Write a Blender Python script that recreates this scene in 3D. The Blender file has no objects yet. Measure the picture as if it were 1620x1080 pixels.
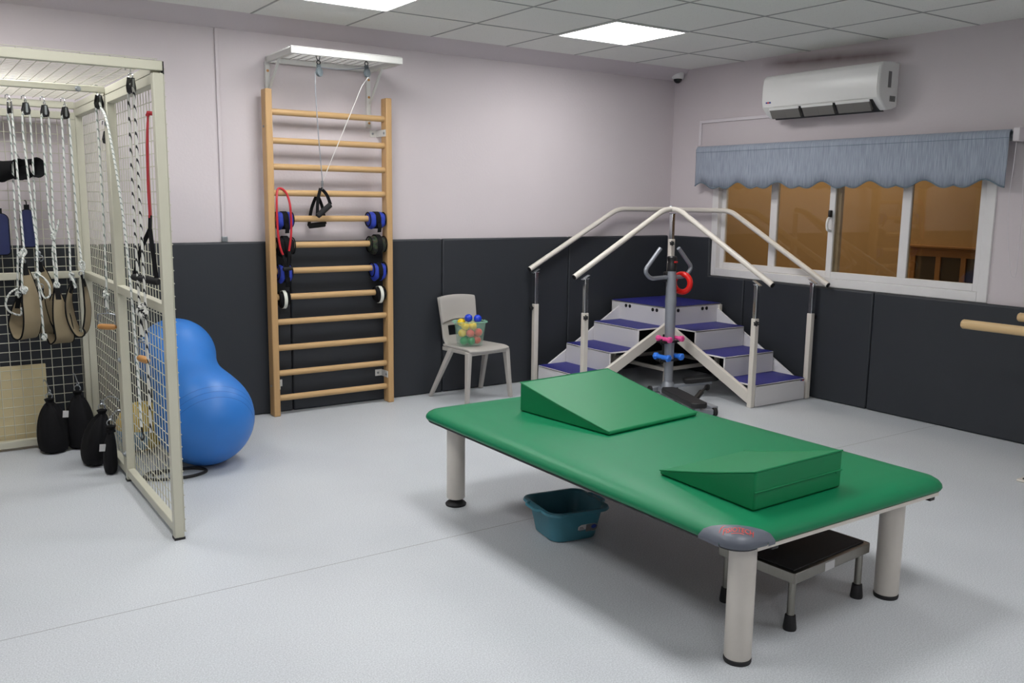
import bpy, bmesh, math, random
from math import sin, cos, pi, radians, sqrt
from mathutils import Vector, Matrix, Euler

random.seed(7)
SC = bpy.context.scene
COL = SC.collection
H = 2.436          # ceiling height

# ------------------------------------------------------------------ materials
def lin(c):
    return tuple(((x/255/12.92) if x/255 <= 0.04045 else ((x/255+0.055)/1.055)**2.4) for x in c)

def mat(name, rgb, rough=0.5, metal=0.0, noise=0.0, scale=40.0, bump=0.0, bscale=200.0, spec=0.5, coat=0.0,
        stretch=None, alpha=None, trans=0.0):
    m = bpy.data.materials.new(name); m.use_nodes = True
    nt = m.node_tree; b = nt.nodes['Principled BSDF']
    col = lin(rgb) + (1,)
    b.inputs['Base Color'].default_value = col
    b.inputs['Roughness'].default_value = rough
    b.inputs['Metallic'].default_value = metal
    b.inputs['Specular IOR Level'].default_value = spec
    b.inputs['Coat Weight'].default_value = coat
    b.inputs['Transmission Weight'].default_value = trans
    if alpha is not None: b.inputs['Alpha'].default_value = alpha
    tc = nt.nodes.new('ShaderNodeTexCoord')
    src = tc.outputs['Object']
    if stretch:
        mp = nt.nodes.new('ShaderNodeMapping'); mp.inputs['Scale'].default_value = stretch
        nt.links.new(src, mp.inputs['Vector']); src = mp.outputs['Vector']
    if noise > 0:
        n = nt.nodes.new('ShaderNodeTexNoise'); n.inputs['Scale'].default_value = scale; n.inputs['Detail'].default_value = 4
        nt.links.new(src, n.inputs['Vector'])
        mx = nt.nodes.new('ShaderNodeMix'); mx.data_type = 'RGBA'
        mx.inputs['A'].default_value = tuple(max(0, v*(1-noise)) for v in col[:3]) + (1,)
        mx.inputs['B'].default_value = tuple(min(1, v*(1+noise)) for v in col[:3]) + (1,)
        nt.links.new(n.outputs['Fac'], mx.inputs['Factor'])
        nt.links.new(mx.outputs['Result'], b.inputs['Base Color'])
    if bump > 0:
        n2 = nt.nodes.new('ShaderNodeTexNoise'); n2.inputs['Scale'].default_value = bscale; n2.inputs['Detail'].default_value = 3
        nt.links.new(src, n2.inputs['Vector'])
        bp = nt.nodes.new('ShaderNodeBump'); bp.inputs['Strength'].default_value = bump; bp.inputs['Distance'].default_value = 0.004
        nt.links.new(n2.outputs['Fac'], bp.inputs['Height']); nt.links.new(bp.outputs['Normal'], b.inputs['Normal'])
    return m

def emis(name, rgb, strength):
    m = bpy.data.materials.new(name); m.use_nodes = True
    nt = m.node_tree; nt.nodes.clear()
    e = nt.nodes.new('ShaderNodeEmission'); o = nt.nodes.new('ShaderNodeOutputMaterial')
    e.inputs['Color'].default_value = lin(rgb) + (1,); e.inputs['Strength'].default_value = strength
    nt.links.new(e.outputs[0], o.inputs['Surface'])
    return m

M = {}
M['wall'] = mat('painted_wall', (203, 195, 198), 0.75, noise=0.025, scale=3, bump=0.25, bscale=60, spec=0.25)
M['pad'] = mat('charcoal_vinyl', (46, 49, 54), 0.5, noise=0.04, scale=8, bump=0.12, bscale=300, spec=0.35)
M['trim'] = mat('white_plastic_trim', (214, 208, 212), 0.5)
M['green'] = mat('green_vinyl', (12, 116, 76), 0.44, noise=0.03, scale=6, bump=0.08, bscale=350, spec=0.34)
M['green2'] = mat('green_vinyl_wedge', (12, 118, 72), 0.44, noise=0.03, scale=6, bump=0.08, bscale=350, spec=0.34)
M['underboard'] = mat('dark_underside_board', (58, 58, 60), 0.7)
M['grayvinyl'] = mat('slate_vinyl', (92, 97, 108), 0.4, noise=0.03, bump=0.06, bscale=350)
M['logo'] = mat('red_print', (212, 62, 44), 0.5)
M['cream'] = mat('cream_powder_coat', (212, 206, 197), 0.38, noise=0.015, scale=15)
M['cage'] = mat('ivory_enamel', (190, 188, 171), 0.4, noise=0.03, scale=12)
M['steel'] = mat('brushed_steel', (150, 147, 140), 0.30, metal=1.0, noise=0.1, scale=25, stretch=(1, 14, 1))
M['chrome'] = mat('chrome', (205, 208, 212), 0.16, metal=1.0)
M['zinc'] = mat('zinc', (160, 165, 170), 0.35, metal=0.9)
M['rubber'] = mat('black_rubber', (24, 24, 26), 0.6, bump=0.1)
M['black'] = mat('black_plastic', (20, 20, 22), 0.4)
M['blackcloth'] = mat('black_webbing', (16, 16, 18), 0.85, bump=0.3, bscale=500, spec=0.2)
M['bag'] = mat('black_canvas', (13, 13, 16), 0.85, noise=0.2, scale=20, bump=0.5, bscale=30, spec=0.25)
M['wood'] = mat('beech_wood', (186, 150, 104), 0.42, noise=0.16, scale=5, stretch=(12, 12, 1), spec=0.4)
M['woodx'] = mat('beech_dowel', (190, 156, 110), 0.42, noise=0.13, scale=5, stretch=(1, 14, 14), spec=0.4)
M['woody'] = mat('beech_rail', (206, 176, 130), 0.42, noise=0.12, scale=5, stretch=(14, 1, 14), spec=0.4)
M['gripwood'] = mat('varnished_grip', (178, 128, 72), 0.4, noise=0.15, scale=14)
M['white'] = mat('white_plastic', (226, 226, 224), 0.3, noise=0.01)
M['whitepaint'] = mat('white_painted_metal', (206, 206, 203), 0.42, noise=0.02, scale=14)
M['alu'] = mat('white_window_aluminium', (218, 216, 216), 0.45, noise=0.05, scale=9)
M['stairwhite'] = mat('pale_powder_coat', (216, 214, 216), 0.42, noise=0.01)
M['bluetread'] = mat('navy_tread_vinyl', (38, 40, 122), 0.5, bump=0.1, bscale=300)
M['grayplastic'] = mat('grey_polypropylene', (172, 168, 163), 0.48, noise=0.02, scale=10, bump=0.05, bscale=400)
M['teal'] = mat('teal_plastic', (62, 124, 140), 0.4, noise=0.03)
M['label'] = mat('white_sticker', (200, 200, 200), 0.5)
M['greylabel'] = mat('grey_sticker', (110, 108, 110), 0.5)
M['bluelabel'] = mat('blue_print', (30, 60, 150), 0.5)
M['ballblue'] = mat('blue_rubber_ball', (42, 116, 198), 0.42, noise=0.03, scale=5, spec=0.5)
M['royal'] = mat('royal_blue_plastic', (24, 62, 200), 0.25)
M['yellow'] = mat('yellow_plastic', (236, 196, 20), 0.3)
M['redp'] = mat('red_plastic', (214, 44, 44), 0.3)
M['greenp'] = mat('green_plastic', (20, 140, 74), 0.3)
M['ring'] = mat('red_gloss_plastic', (222, 34, 28), 0.22)
M['redrub'] = mat('red_rubber_tube', (178, 28, 40), 0.4)
M['redweb'] = mat('red_band', (160, 24, 36), 0.55)
M['pink'] = mat('pink_vinyl', (232, 82, 150), 0.35)
M['bluedb'] = mat('blue_vinyl', (44, 120, 226), 0.35)
M['silver'] = mat('silver_grey_paint', (150, 154, 162), 0.38, metal=0.35, noise=0.03)
M['bluecloth'] = mat('blue_nylon', (28, 52, 158), 0.7, noise=0.12, scale=50, bump=0.3, bscale=120)
M['navy'] = mat('navy_nylon', (22, 32, 78), 0.65, noise=0.1, bump=0.25, bscale=200)
M['tan'] = mat('tan_neoprene', (142, 128, 102), 0.8, noise=0.05, bump=0.2, bscale=400)
M['ropeplain'] = mat('grey_cord', (150, 152, 158), 0.7)
M['whitecord'] = mat('white_cord', (222, 220, 218), 0.7)
M['whitestrap'] = mat('pale_strap', (214, 216, 206), 0.7)
M['board'] = mat('pale_board', (206, 192, 152), 0.6, noise=0.05, scale=6)
M['ochre'] = mat('ochre_render', (178, 150, 110), 0.85, noise=0.05, scale=3)
M['ochrewood'] = mat('brown_joinery', (150, 110, 66), 0.6, noise=0.1, stretch=(8, 8, 1))
M['darkpane'] = mat('dark_pane', (60, 52, 40), 0.3)
M['acslot'] = mat('dark_vent', (40, 40, 42), 0.6)
M['aclouver'] = mat('louvre_grey', (110, 108, 104), 0.5)
M['streak'] = mat('dark_streak', (120, 100, 100), 0.9)
M['domeglass'] = mat('smoked_dome', (16, 17, 20), 0.08)
M['blackhandle'] = mat('foam_grip', (18, 18, 20), 0.8)

def camo():
    m = mat('camouflage_cloth', (40, 54, 34), 0.8)
    nt = m.node_tree; b = nt.nodes['Principled BSDF']
    tc = nt.nodes.new('ShaderNodeTexCoord'); n = nt.nodes.new('ShaderNodeTexNoise'); n.inputs['Scale'].default_value = 28
    r = nt.nodes.new('ShaderNodeValToRGB'); r.color_ramp.interpolation = 'CONSTANT'
    e = r.color_ramp.elements
    e[0].color = lin((20, 22, 20))+(1,); e[1].position = 0.46; e[1].color = lin((44, 62, 36))+(1,)
    x = e.new(0.56); x.color = lin((60, 44, 34))+(1,); x = e.new(0.62); x.color = lin((22, 24, 22))+(1,)
    nt.links.new(tc.outputs['Object'], n.inputs['Vector']); nt.links.new(n.outputs['Fac'], r.inputs['Fac'])
    nt.links.new(r.outputs['Color'], b.inputs['Base Color'])
    return m
M['camo'] = camo()

def rope_mat(name, base, fleck, freq):
    m = mat(name, base, 0.8)
    nt = m.node_tree; b = nt.nodes['Principled BSDF']
    tc = nt.nodes.new('ShaderNodeTexCoord'); w = nt.nodes.new('ShaderNodeTexWave')
    w.wave_type = 'BANDS'; w.bands_direction = 'DIAGONAL'
    mp = nt.nodes.new('ShaderNodeMapping'); mp.inputs['Scale'].default_value = (1.0, 1.0, 0.45)
    w.inputs['Scale'].default_value = freq
    r = nt.nodes.new('ShaderNodeValToRGB'); r.color_ramp.interpolation = 'CONSTANT'
    r.color_ramp.elements[0].color = lin(base)+(1,); r.color_ramp.elements[1].position = 0.86; r.color_ramp.elements[1].color = lin(fleck)+(1,)
    nt.links.new(tc.outputs['Object'], mp.inputs['Vector']); nt.links.new(mp.outputs['Vector'], w.inputs['Vector'])
    nt.links.new(w.outputs['Fac'], r.inputs['Fac']); nt.links.new(r.outputs['Color'], b.inputs['Base Color'])
    return m
M['rope'] = rope_mat('flecked_white_rope', (206, 208, 204), (128, 140, 134), 30)
M['ropeblack'] = rope_mat('black_flecked_rope', (206, 206, 200), (30, 30, 34), 26)

def floor_mat():
    m = mat('speckled_vinyl_floor', (186, 188, 191), 0.42, spec=0.35)
    nt = m.node_tree; b = nt.nodes['Principled BSDF']; L = nt.links
    tc = nt.nodes.new('ShaderNodeTexCoord')
    n = nt.nodes.new('ShaderNodeTexNoise'); n.inputs['Scale'].default_value = 210; n.inputs['Detail'].default_value = 2
    n2 = nt.nodes.new('ShaderNodeTexNoise'); n2.inputs['Scale'].default_value = 1.6; n2.inputs['Detail'].default_value = 5
    r = nt.nodes.new('ShaderNodeValToRGB'); e = r.color_ramp.elements
    e[0].position = 0.34; e[0].color = lin((178, 182, 187))+(1,)
    e[1].position = 0.66; e[1].color = lin((206, 210, 214))+(1,)
    L.new(tc.outputs['Object'], n.inputs['Vector']); L.new(tc.outputs['Object'], n2.inputs['Vector']); L.new(n.outputs['Fac'], r.inputs['Fac'])
    mx = nt.nodes.new('ShaderNodeMix'); mx.data_type = 'RGBA'; mx.blend_type = 'MULTIPLY'; mx.inputs['Factor'].default_value = 1
    r2 = nt.nodes.new('ShaderNodeValToRGB'); e = r2.color_ramp.elements
    e[0].position = .3; e[0].color = (.93, .93, .94, 1); e[1].position = .7; e[1].color = (1, 1, 1, 1)
    L.new(n2.outputs['Fac'], r2.inputs['Fac']); L.new(r.outputs['Color'], mx.inputs['A']); L.new(r2.outputs['Color'], mx.inputs['B'])
    # welded sheet seam
    sep = nt.nodes.new('ShaderNodeSeparateXYZ'); L.new(tc.outputs['Object'], sep.inputs[0])
    a = nt.nodes.new('ShaderNodeMath'); a.operation = 'ADD'; a.inputs[1].default_value = 2.505; L.new(sep.outputs['Y'], a.inputs[0])
    md = nt.nodes.new('ShaderNodeMath'); md.operation = 'ABSOLUTE'; L.new(a.outputs[0], md.inputs[0])
    lt = nt.nodes.new('ShaderNodeMath'); lt.operation = 'LESS_THAN'; lt.inputs[1].default_value = 0.0018; L.new(md.outputs[0], lt.inputs[0])
    mx2 = nt.nodes.new('ShaderNodeMix'); mx2.data_type = 'RGBA'; L.new(lt.outputs[0], mx2.inputs['Factor'])
    L.new(mx.outputs['Result'], mx2.inputs['A']); mx2.inputs['B'].default_value = lin((128, 128, 130))+(1,)
    L.new(mx2.outputs['Result'], b.inputs['Base Color'])
    return m
M['floor'] = floor_mat()

GX, GY = -1.7845, -0.731      # a ceiling grid crossing
def ceil_mat():
    m = mat('fissured_ceiling_tile', (226, 227, 222), 0.85, spec=0.2)
    nt = m.node_tree; b = nt.nodes['Principled BSDF']; L = nt.links
    tc = nt.nodes.new('ShaderNodeTexCoord')
    v = nt.nodes.new('ShaderNodeTexVoronoi'); v.inputs['Scale'].default_value = 70
    L.new(tc.outputs['Object'], v.inputs['Vector'])
    r = nt.nodes.new('ShaderNodeValToRGB'); e = r.color_ramp.elements
    e[0].position = .10; e[0].color = lin((198, 200, 195))+(1,); e[1].position = .2; e[1].color = lin((226, 227, 222))+(1,)
    L.new(v.outputs['Distance'], r.inputs['Fac']); L.new(r.outputs['Color'], b.inputs['Base Color'])
    bp = nt.nodes.new('ShaderNodeBump'); bp.inputs['Strength'].default_value = .15; bp.inputs['Distance'].default_value = .002
    L.new(v.outputs['Distance'], bp.inputs['Height']); L.new(bp.outputs['Normal'], b.inputs['Normal'])
    return m
M['ceil'] = ceil_mat()

def blind_mat():
    m = mat('slub_blue_grey_fabric', (134, 150, 174), 0.85, spec=0.2)
    nt = m.node_tree; b = nt.nodes['Principled BSDF']; L = nt.links
    tc = nt.nodes.new('ShaderNodeTexCoord'); mp = nt.nodes.new('ShaderNodeMapping'); mp.inputs['Scale'].default_value = (1, 170, 9)
    n = nt.nodes.new('ShaderNodeTexNoise'); n.inputs['Scale'].default_value = 1.0; n.inputs['Detail'].default_value = 5
    r = nt.nodes.new('ShaderNodeValToRGB'); e = r.color_ramp.elements
    e[0].position = .35; e[0].color = lin((138, 146, 160))+(1,); e[1].position = .68; e[1].color = lin((166, 174, 187))+(1,)
    L.new(tc.outputs['Object'], mp.inputs['Vector']); L.new(mp.outputs['Vector'], n.inputs['Vector'])
    L.new(n.outputs['Fac'], r.inputs['Fac']); L.new(r.outputs['Color'], b.inputs['Base Color'])
    return m
M['blind'] = blind_mat()
M['blindedge'] = mat('blind_binding', (98, 114, 126), 0.8)

def glass_mat():
    m = bpy.data.materials.new('bronze_window_glass'); m.use_nodes = True
    nt = m.node_tree; nt.nodes.clear(); L = nt.links
    o = nt.nodes.new('ShaderNodeOutputMaterial'); t = nt.nodes.new('ShaderNodeBsdfTransparent'); g = nt.nodes.new('ShaderNodeBsdfGlossy')
    t.inputs['Color'].default_value = (0.74, 0.69, 0.60, 1)
    g.inputs['Roughness'].default_value = 0.02; g.inputs['Color'].default_value = (1, .93, .82, 1)
    f = nt.nodes.new('ShaderNodeFresnel'); f.inputs['IOR'].default_value = 1.55
    x = nt.nodes.new('ShaderNodeMixShader')
    # the inner face of the pane adds no second reflection
    ge = nt.nodes.new('ShaderNodeNewGeometry'); sb = nt.nodes.new('ShaderNodeMath'); sb.operation = 'SUBTRACT'; sb.inputs[0].default_value = 1; L.new(ge.outputs['Backfacing'], sb.inputs[1])
    ml = nt.nodes.new('ShaderNodeMath'); ml.operation = 'MULTIPLY'; L.new(f.outputs[0], ml.inputs[0]); L.new(sb.outputs[0], ml.inputs[1])
    L.new(ml.outputs[0], x.inputs[0]); L.new(t.outputs[0], x.inputs[1]); L.new(g.outputs[0], x.inputs[2]); L.new(x.outputs[0], o.inputs['Surface'])
    return m
M['glass'] = glass_mat()

def clear_plastic(name, tint, a):
    m = bpy.data.materials.new(name); m.use_nodes = True
    nt = m.node_tree; nt.nodes.clear(); L = nt.links
    o = nt.nodes.new('ShaderNodeOutputMaterial'); t = nt.nodes.new('ShaderNodeBsdfTransparent')
    p = nt.nodes.new('ShaderNodeBsdfPrincipled'); p.inputs['Base Color'].default_value = lin(tint)+(1,); p.inputs['Roughness'].default_value = .25
    x = nt.nodes.new('ShaderNodeMixShader'); x.inputs[0].default_value = a
    L.new(t.outputs[0], x.inputs[1]); L.new(p.outputs[0], x.inputs[2]); L.new(x.outputs[0], o.inputs['Surface'])
    return m
M['basket'] = clear_plastic('translucent_green_plastic', (170, 214, 192), 0.15)
M['basketrim'] = clear_plastic('translucent_green_rim', (150, 205, 180), 0.45)
M['lamp'] = emis('led_diffuser', (255, 254, 253), 20.8)
M['lampout'] = emis('warm_courtyard_lamp', (255, 226, 176), 14.0)

# ------------------------------------------------------------------ object helpers
def thing(name, label, cat, loc=(0, 0, 0), rz=0.0, group=None):
    o = bpy.data.objects.new(name, None); COL.objects.link(o)
    o.empty_display_size = .05
    o.location = loc; o.rotation_euler = (0, 0, rz)
    o['label'] = label; o['category'] = cat
    if group: o['group'] = group
    return o

def rootmat(o):
    m = Matrix.Identity(4)
    while o is not None:
        m = (Matrix.Translation(o.location) @ o.rotation_euler.to_matrix().to_4x4()) @ m
        o = o.parent
    return m

def P(name, bm, m, parent=None, label=None, bevel=0.0, seg=2, smooth=35, sub=0, solid=0.0, world=True, mats=None, weld=False):
    """link one bmesh (authored in world coordinates) as one part or thing"""
    me = bpy.data.meshes.new(name)
    if weld: bmesh.ops.remove_doubles(bm, verts=bm.verts[:], dist=1e-5)
    bmesh.ops.recalc_face_normals(bm, faces=bm.faces[:])
    if parent is not None and world:
        bmesh.ops.transform(bm, matrix=rootmat(parent).inverted(), verts=bm.verts[:])
    bm.to_mesh(me); bm.free()
    for mm in (mats or [m]): me.materials.append(mm)
    if smooth:
        for p in me.polygons: p.use_smooth = True
        me.set_sharp_from_angle(angle=radians(smooth))
    o = bpy.data.objects.new(name, me); COL.objects.link(o)
    if parent is not None: o.parent = parent
    if label: o['label'] = label
    if solid:
        s = o.modifiers.new('solid', 'SOLIDIFY'); s.thickness = solid; s.offset = 0
    if bevel:
        b = o.modifiers.new('bevel', 'BEVEL'); b.width = bevel; b.segments = seg; b.limit_method = 'ANGLE'; b.angle_limit = radians(40)
    if sub:
        s = o.modifiers.new('sub', 'SUBSURF'); s.levels = sub; s.render_levels = sub
    return o

def single(o, label, cat, group=None):
    o['label'] = label; o['category'] = cat
    if group: o['group'] = group
    return o

def struct(o):
    o['kind'] = 'structure'; return o

def dup(root, loc=None, rz=None, label=None, group=None):
    r = root.copy(); COL.objects.link(r)
    if loc is not None: r.location = loc
    if rz is not None: r.rotation_euler = (0, 0, rz)
    if label: r['label'] = label
    if group: r['group'] = group
    for ch in list(root.children):
        c = ch.copy(); COL.objects.link(c); c.parent = r
        for g in list(ch.children):
            d = g.copy(); COL.objects.link(d); d.parent = c
    return r

# ------------------------------------------------------------------ mesh helpers
def B(): return bmesh.new()

def box(bm, a, b, mtx=None):
    """axis box between corners a and b"""
    x0, x1 = sorted((a[0], b[0])); y0, y1 = sorted((a[1], b[1])); z0, z1 = sorted((a[2], b[2]))
    v = [Vector(p) for p in ((x0,y0,z0),(x1,y0,z0),(x1,y1,z0),(x0,y1,z0),(x0,y0,z1),(x1,y0,z1),(x1,y1,z1),(x0,y1,z1))]
    if mtx is not None: v = [mtx @ p for p in v]
    vs = [bm.verts.new(p) for p in v]
    for f in ((0,3,2,1),(4,5,6,7),(0,1,5,4),(1,2,6,5),(2,3,7,6),(3,0,4,7)): bm.faces.new([vs[i] for i in f])
    return bm

def bar(bm, p, q, w, h, up=(0, 0, 1)):
    """rectangular bar from p to q, w across, h along up"""
    p, q = Vector(p), Vector(q); d = (q-p).normalized(); u = Vector(up); s = d.cross(u).normalized(); u = s.cross(d).normalized()
    vs = []
    for e in (p, q):
        for a, c in ((-1,-1),(1,-1),(1,1),(-1,1)): vs.append(bm.verts.new(e + s*a*w/2 + u*c*h/2))
    for f in ((0,1,2,3),(7,6,5,4),(0,4,5,1),(1,5,6,2),(2,6,7,3),(3,7,4,0)): bm.faces.new([vs[i] for i in f])
    return bm

def tube(bm, pts, r, n=10, closed=False, cap=True):
    pts = [Vector(p) for p in pts]; N = len(pts)
    rad = r if isinstance(r, (list, tuple)) else [r]*N
    tang = []
    for i in range(N):
        if closed: t = pts[(i+1) % N] - pts[i-1]
        elif i == 0: t = pts[1]-pts[0]
        elif i == N-1: t = pts[-1]-pts[-2]
        else: t = (pts[i+1]-pts[i]).normalized() + (pts[i]-pts[i-1]).normalized()
        tang.append(t.normalized())
    t0 = tang[0]; a = Vector((0,0,1)) if abs(t0.z) < .9 else Vector((1,0,0))
    nrm = t0.cross(a).normalized(); rings = []
    for i in range(N):
        if i: 
            q = tang[i-1].rotation_difference(tang[i]); nrm = q @ nrm
        nrm = (nrm - tang[i]*nrm.dot(tang[i])).normalized(); bn = tang[i].cross(nrm)
        k = 1.0
        if not closed and 0 < i < N-1:
            k = 1/max(.5, sqrt(max(0.05, (1+(pts[i+1]-pts[i]).normalized().dot((pts[i]-pts[i-1]).normalized()))/2)))
        rings.append([bm.verts.new(pts[i] + (nrm*cos(2*pi*j/n) + bn*sin(2*pi*j/n))*rad[i]*(k if k < 1.3 else 1.3)) for j in range(n)])
    m = N if closed else N-1
    off = 0
    if closed:  # align the last ring with the first
        best = min(range(n), key=lambda s: (rings[-1][s].co-rings[0][0].co).length); off = best
    for i in range(m):
        A, Bq = rings[i], rings[(i+1) % N]
        for j in range(n):
            if closed and i == N-1:
                bm.faces.new((A[(j+off) % n], A[(j+1+off) % n], Bq[(j+1) % n], Bq[j]))
            else: bm.faces.new((A[j], A[(j+1) % n], Bq[(j+1) % n], Bq[j]))
    if cap and not closed:
        bm.faces.new(list(reversed(rings[0]))); bm.faces.new(rings[-1])
    return bm

def cyl(bm, p, q, r, n=20, r2=None):
    return tube(bm, [p, q], [r, r if r2 is None else r2], n)

def spline(pts, k=8, closed=False):
    """Catmull-Rom through pts"""
    P_ = [Vector(p) for p in pts]; N = len(P_); out = []
    rng = N if closed else N-1
    for i in range(rng):
        if closed: p0, p1, p2, p3 = P_[i-1], P_[i], P_[(i+1) % N], P_[(i+2) % N]
        else: p0, p1, p2, p3 = P_[max(i-1, 0)], P_[i], P_[i+1], P_[min(i+2, N-1)]
        for j in range(k):
            t = j/k
            out.append(.5*((2*p1)+(-p0+p2)*t+(2*p0-5*p1+4*p2-p3)*t*t+(-p0+3*p1-3*p2+p3)*t**3))
    if not closed: out.append(P_[-1])
    return out

def fillet(pts, rad, k=6):
    """round the inner corners of a polyline"""
    P_ = [Vector(p) for p in pts]; out = [P_[0]]
    for i in range(1, len(P_)-1):
        a, b, c = P_[i-1], P_[i], P_[i+1]
        d1 = (a-b); d2 = (c-b); r = min(rad, d1.length*.45, d2.length*.45)
        p, q = b+d1.normalized()*r, b+d2.normalized()*r
        for j in range(k+1):
            t = j/k; out.append(p*(1-t)**2 + b*2*t*(1-t) + q*t*t)
    out.append(P_[-1]); return out

def lathe(bm, prof, origin=(0,0,0), axis=(0,0,1), n=32, closed_ends=True):
    ax = Vector(axis).normalized(); q = Vector((0,0,1)).rotation_difference(ax); o = Vector(origin)
    rings = []
    for r, z in prof:
        if r < 1e-6: rings.append([bm.verts.new(o + q @ Vector((0,0,z)))])
        else: rings.append([bm.verts.new(o + q @ Vector((r*cos(2*pi*j/n), r*sin(2*pi*j/n), z))) for j in range(n)])
    for a, b in zip(rings, rings[1:]):
        if len(a) == 1 and len(b) == 1: continue
        for j in range(n):
            j2 = (j+1) % n
            if len(a) == 1: bm.faces.new((a[0], b[j2], b[j]))
            elif len(b) == 1: bm.faces.new((a[j], a[j2], b[0]))
            else: bm.faces.new((a[j], a[j2], b[j2], b[j]))
    if closed_ends:
        if len(rings[0]) > 1: bm.faces.new(list(reversed(rings[0])))
        if len(rings[-1]) > 1: bm.faces.new(rings[-1])
    return bm

def ball(bm, c, r, u=20, v=12, mtx=None):
    r = r if isinstance(r, (tuple, list)) else (r, r, r)
    m = Matrix.Translation(c) @ (mtx or Matrix.Identity(4)) @ Matrix.Diagonal((*r, 1))
    bmesh.ops.create_uvsphere(bm, u_segments=u, v_segments=v, radius=1, matrix=m); return bm

def torus(bm, c, R, r, normal, n=32, m=12):
    q = Vector((0,0,1)).rotation_difference(Vector(normal).normalized())
    return tube(bm, [Vector(c)+q @ Vector((R*cos(2*pi*i/n), R*sin(2*pi*i/n), 0)) for i in range(n)], r, m, closed=True)

def prism(bm, poly, f, n0, n1):
    """polygon poly[(a,b)] swept between n0 and n1; f(a,b,n) -> point"""
    A = [bm.verts.new(f(a, b, n0)) for a, b in poly]; C = [bm.verts.new(f(a, b, n1)) for a, b in poly]
    bm.faces.new(A); bm.faces.new(list(reversed(C)))
    for i in range(len(poly)):
        j = (i+1) % len(poly); bm.faces.new((A[i], C[i], C[j], A[j]))
    return bm

def band(bm, ctr, wdir, w, th):
    """thin strap: centre points, per-point width direction(s), width(s), thickness"""
    ctr = [Vector(p) for p in ctr]; N = len(ctr)
    rows = []
    for i in range(N):
        t = (ctr[min(i+1, N-1)]-ctr[max(i-1, 0)]).normalized()
        d = Vector(wdir[i] if isinstance(wdir, list) else wdir); d = (d - t*d.dot(t)).normalized()
        nn = t.cross(d); ww = w[i] if isinstance(w, list) else w
        rows.append([bm.verts.new(ctr[i]+d*a*ww/2+nn*b*th/2) for a, b in ((-1,-1),(1,-1),(1,1),(-1,1))])
    for a, b in zip(rows, rows[1:]):
        for j in range(4): bm.faces.new((a[j], a[(j+1) % 4], b[(j+1) % 4], b[j]))
    bm.faces.new(list(reversed(rows[0]))); bm.faces.new(rows[-1])
    return bm

def band_edges(ctr, wdir, w):
    ctr = [Vector(p) for p in ctr]; N = len(ctr); L, R = [], []
    for i in range(N):
        t = (ctr[min(i+1, N-1)]-ctr[max(i-1, 0)]).normalized()
        d = Vector(wdir[i] if isinstance(wdir, list) else wdir); d = (d - t*d.dot(t)).normalized()
        ww = w[i] if isinstance(w, list) else w
        L.append(ctr[i]-d*ww/2); R.append(ctr[i]+d*ww/2)
    return L, R

def rrect(x0, x1, y0, y1, r, k=6):
    out = []
    for cx, cy, a0 in ((x1-r, y1-r, 0), (x0+r, y1-r, 90), (x0+r, y0+r, 180), (x1-r, y0+r, 270)):
        for i in range(k+1):
            a = radians(a0 + 90*i/k); out.append((cx+r*cos(a), cy+r*sin(a)))
    return out

def loft(bm, rings, cap0=True, cap1=True):
    R = [[bm.verts.new(p) for p in ring] for ring in rings]; n = len(R[0])
    for a, b in zip(R, R[1:]):
        for j in range(n): bm.faces.new((a[j], a[(j+1) % n], b[(j+1) % n], b[j]))
    if cap0: bm.faces.new(list(reversed(R[0])))
    if cap1: bm.faces.new(R[-1])
    return bm

def text_bm(s, size, shear=0.0):
    c = bpy.data.curves.new('lettering', 'FONT'); c.body = s; c.size = size; c.align_x = 'CENTER'; c.extrude = 0.0; c.shear = shear
    c.resolution_u = 3
    o = bpy.data.objects.new('lettering', c); COL.objects.link(o)
    bpy.context.view_layer.update()
    me = bpy.data.meshes.new_from_object(o.evaluated_get(bpy.context.evaluated_depsgraph_get()))
    bm = bmesh.new(); bm.from_mesh(me)
    bpy.data.objects.remove(o); bpy.data.meshes.remove(me); bpy.data.curves.remove(c)
    bmesh.ops.triangulate(bm, faces=bm.faces[:])
    return bm
# ================================================================== SETTING
XL, YF = -7.6, -8.6
bm = B(); box(bm, (XL-.15, YF-.15, -.08), (1.6, .15, 0)); struct(P('floor', bm, M['floor'], smooth=0))
bm = B(); box(bm, (XL-.15, YF-.15, H), (.15, .15, H+.06)); struct(P('ceiling', bm, M['ceil'], smooth=0))
bm = B()
k = -10
for i in range(-10, 4):
    x = GX+.6*i
    if XL < x < 0: box(bm, (x-.006, YF, H-.0025), (x+.006, -.168, H+.001))
for i in range(0, 14):
    y = GY-.6*i
    if YF < y < 0: box(bm, (XL, y-.006, H-.0025), (0, y+.006, H+.001))
M['tbar'] = mat('ceiling_grid_bar', (158, 160, 158), 0.6)
struct(P('trim_1', bm, M['tbar'], smooth=0))
bm = B(); box(bm, (XL-.15, 0, 0), (.15, .15, H)); struct(P('wall_back', bm, M['wall'], smooth=0))
bm = B(); box(bm, (XL-.15, YF-.15, 0), (.15, YF, H)); struct(P('wall_front', bm, M['wall'], smooth=0))
bm = B(); box(bm, (XL-.15, YF, 0), (XL, 0, H)); struct(P('wall_left', bm, M['wall'], smooth=0))
# plaster cove between back wall and tiled ceiling
bm = B(); prism(bm, [(0, 2.362), (-.06, 2.378), (-.12, 2.404), (-.168, H), (0, H)], lambda a, b, n: (n, a, b), XL, 0)
struct(P('trim_2', bm, M['wall'], smooth=60))
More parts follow.
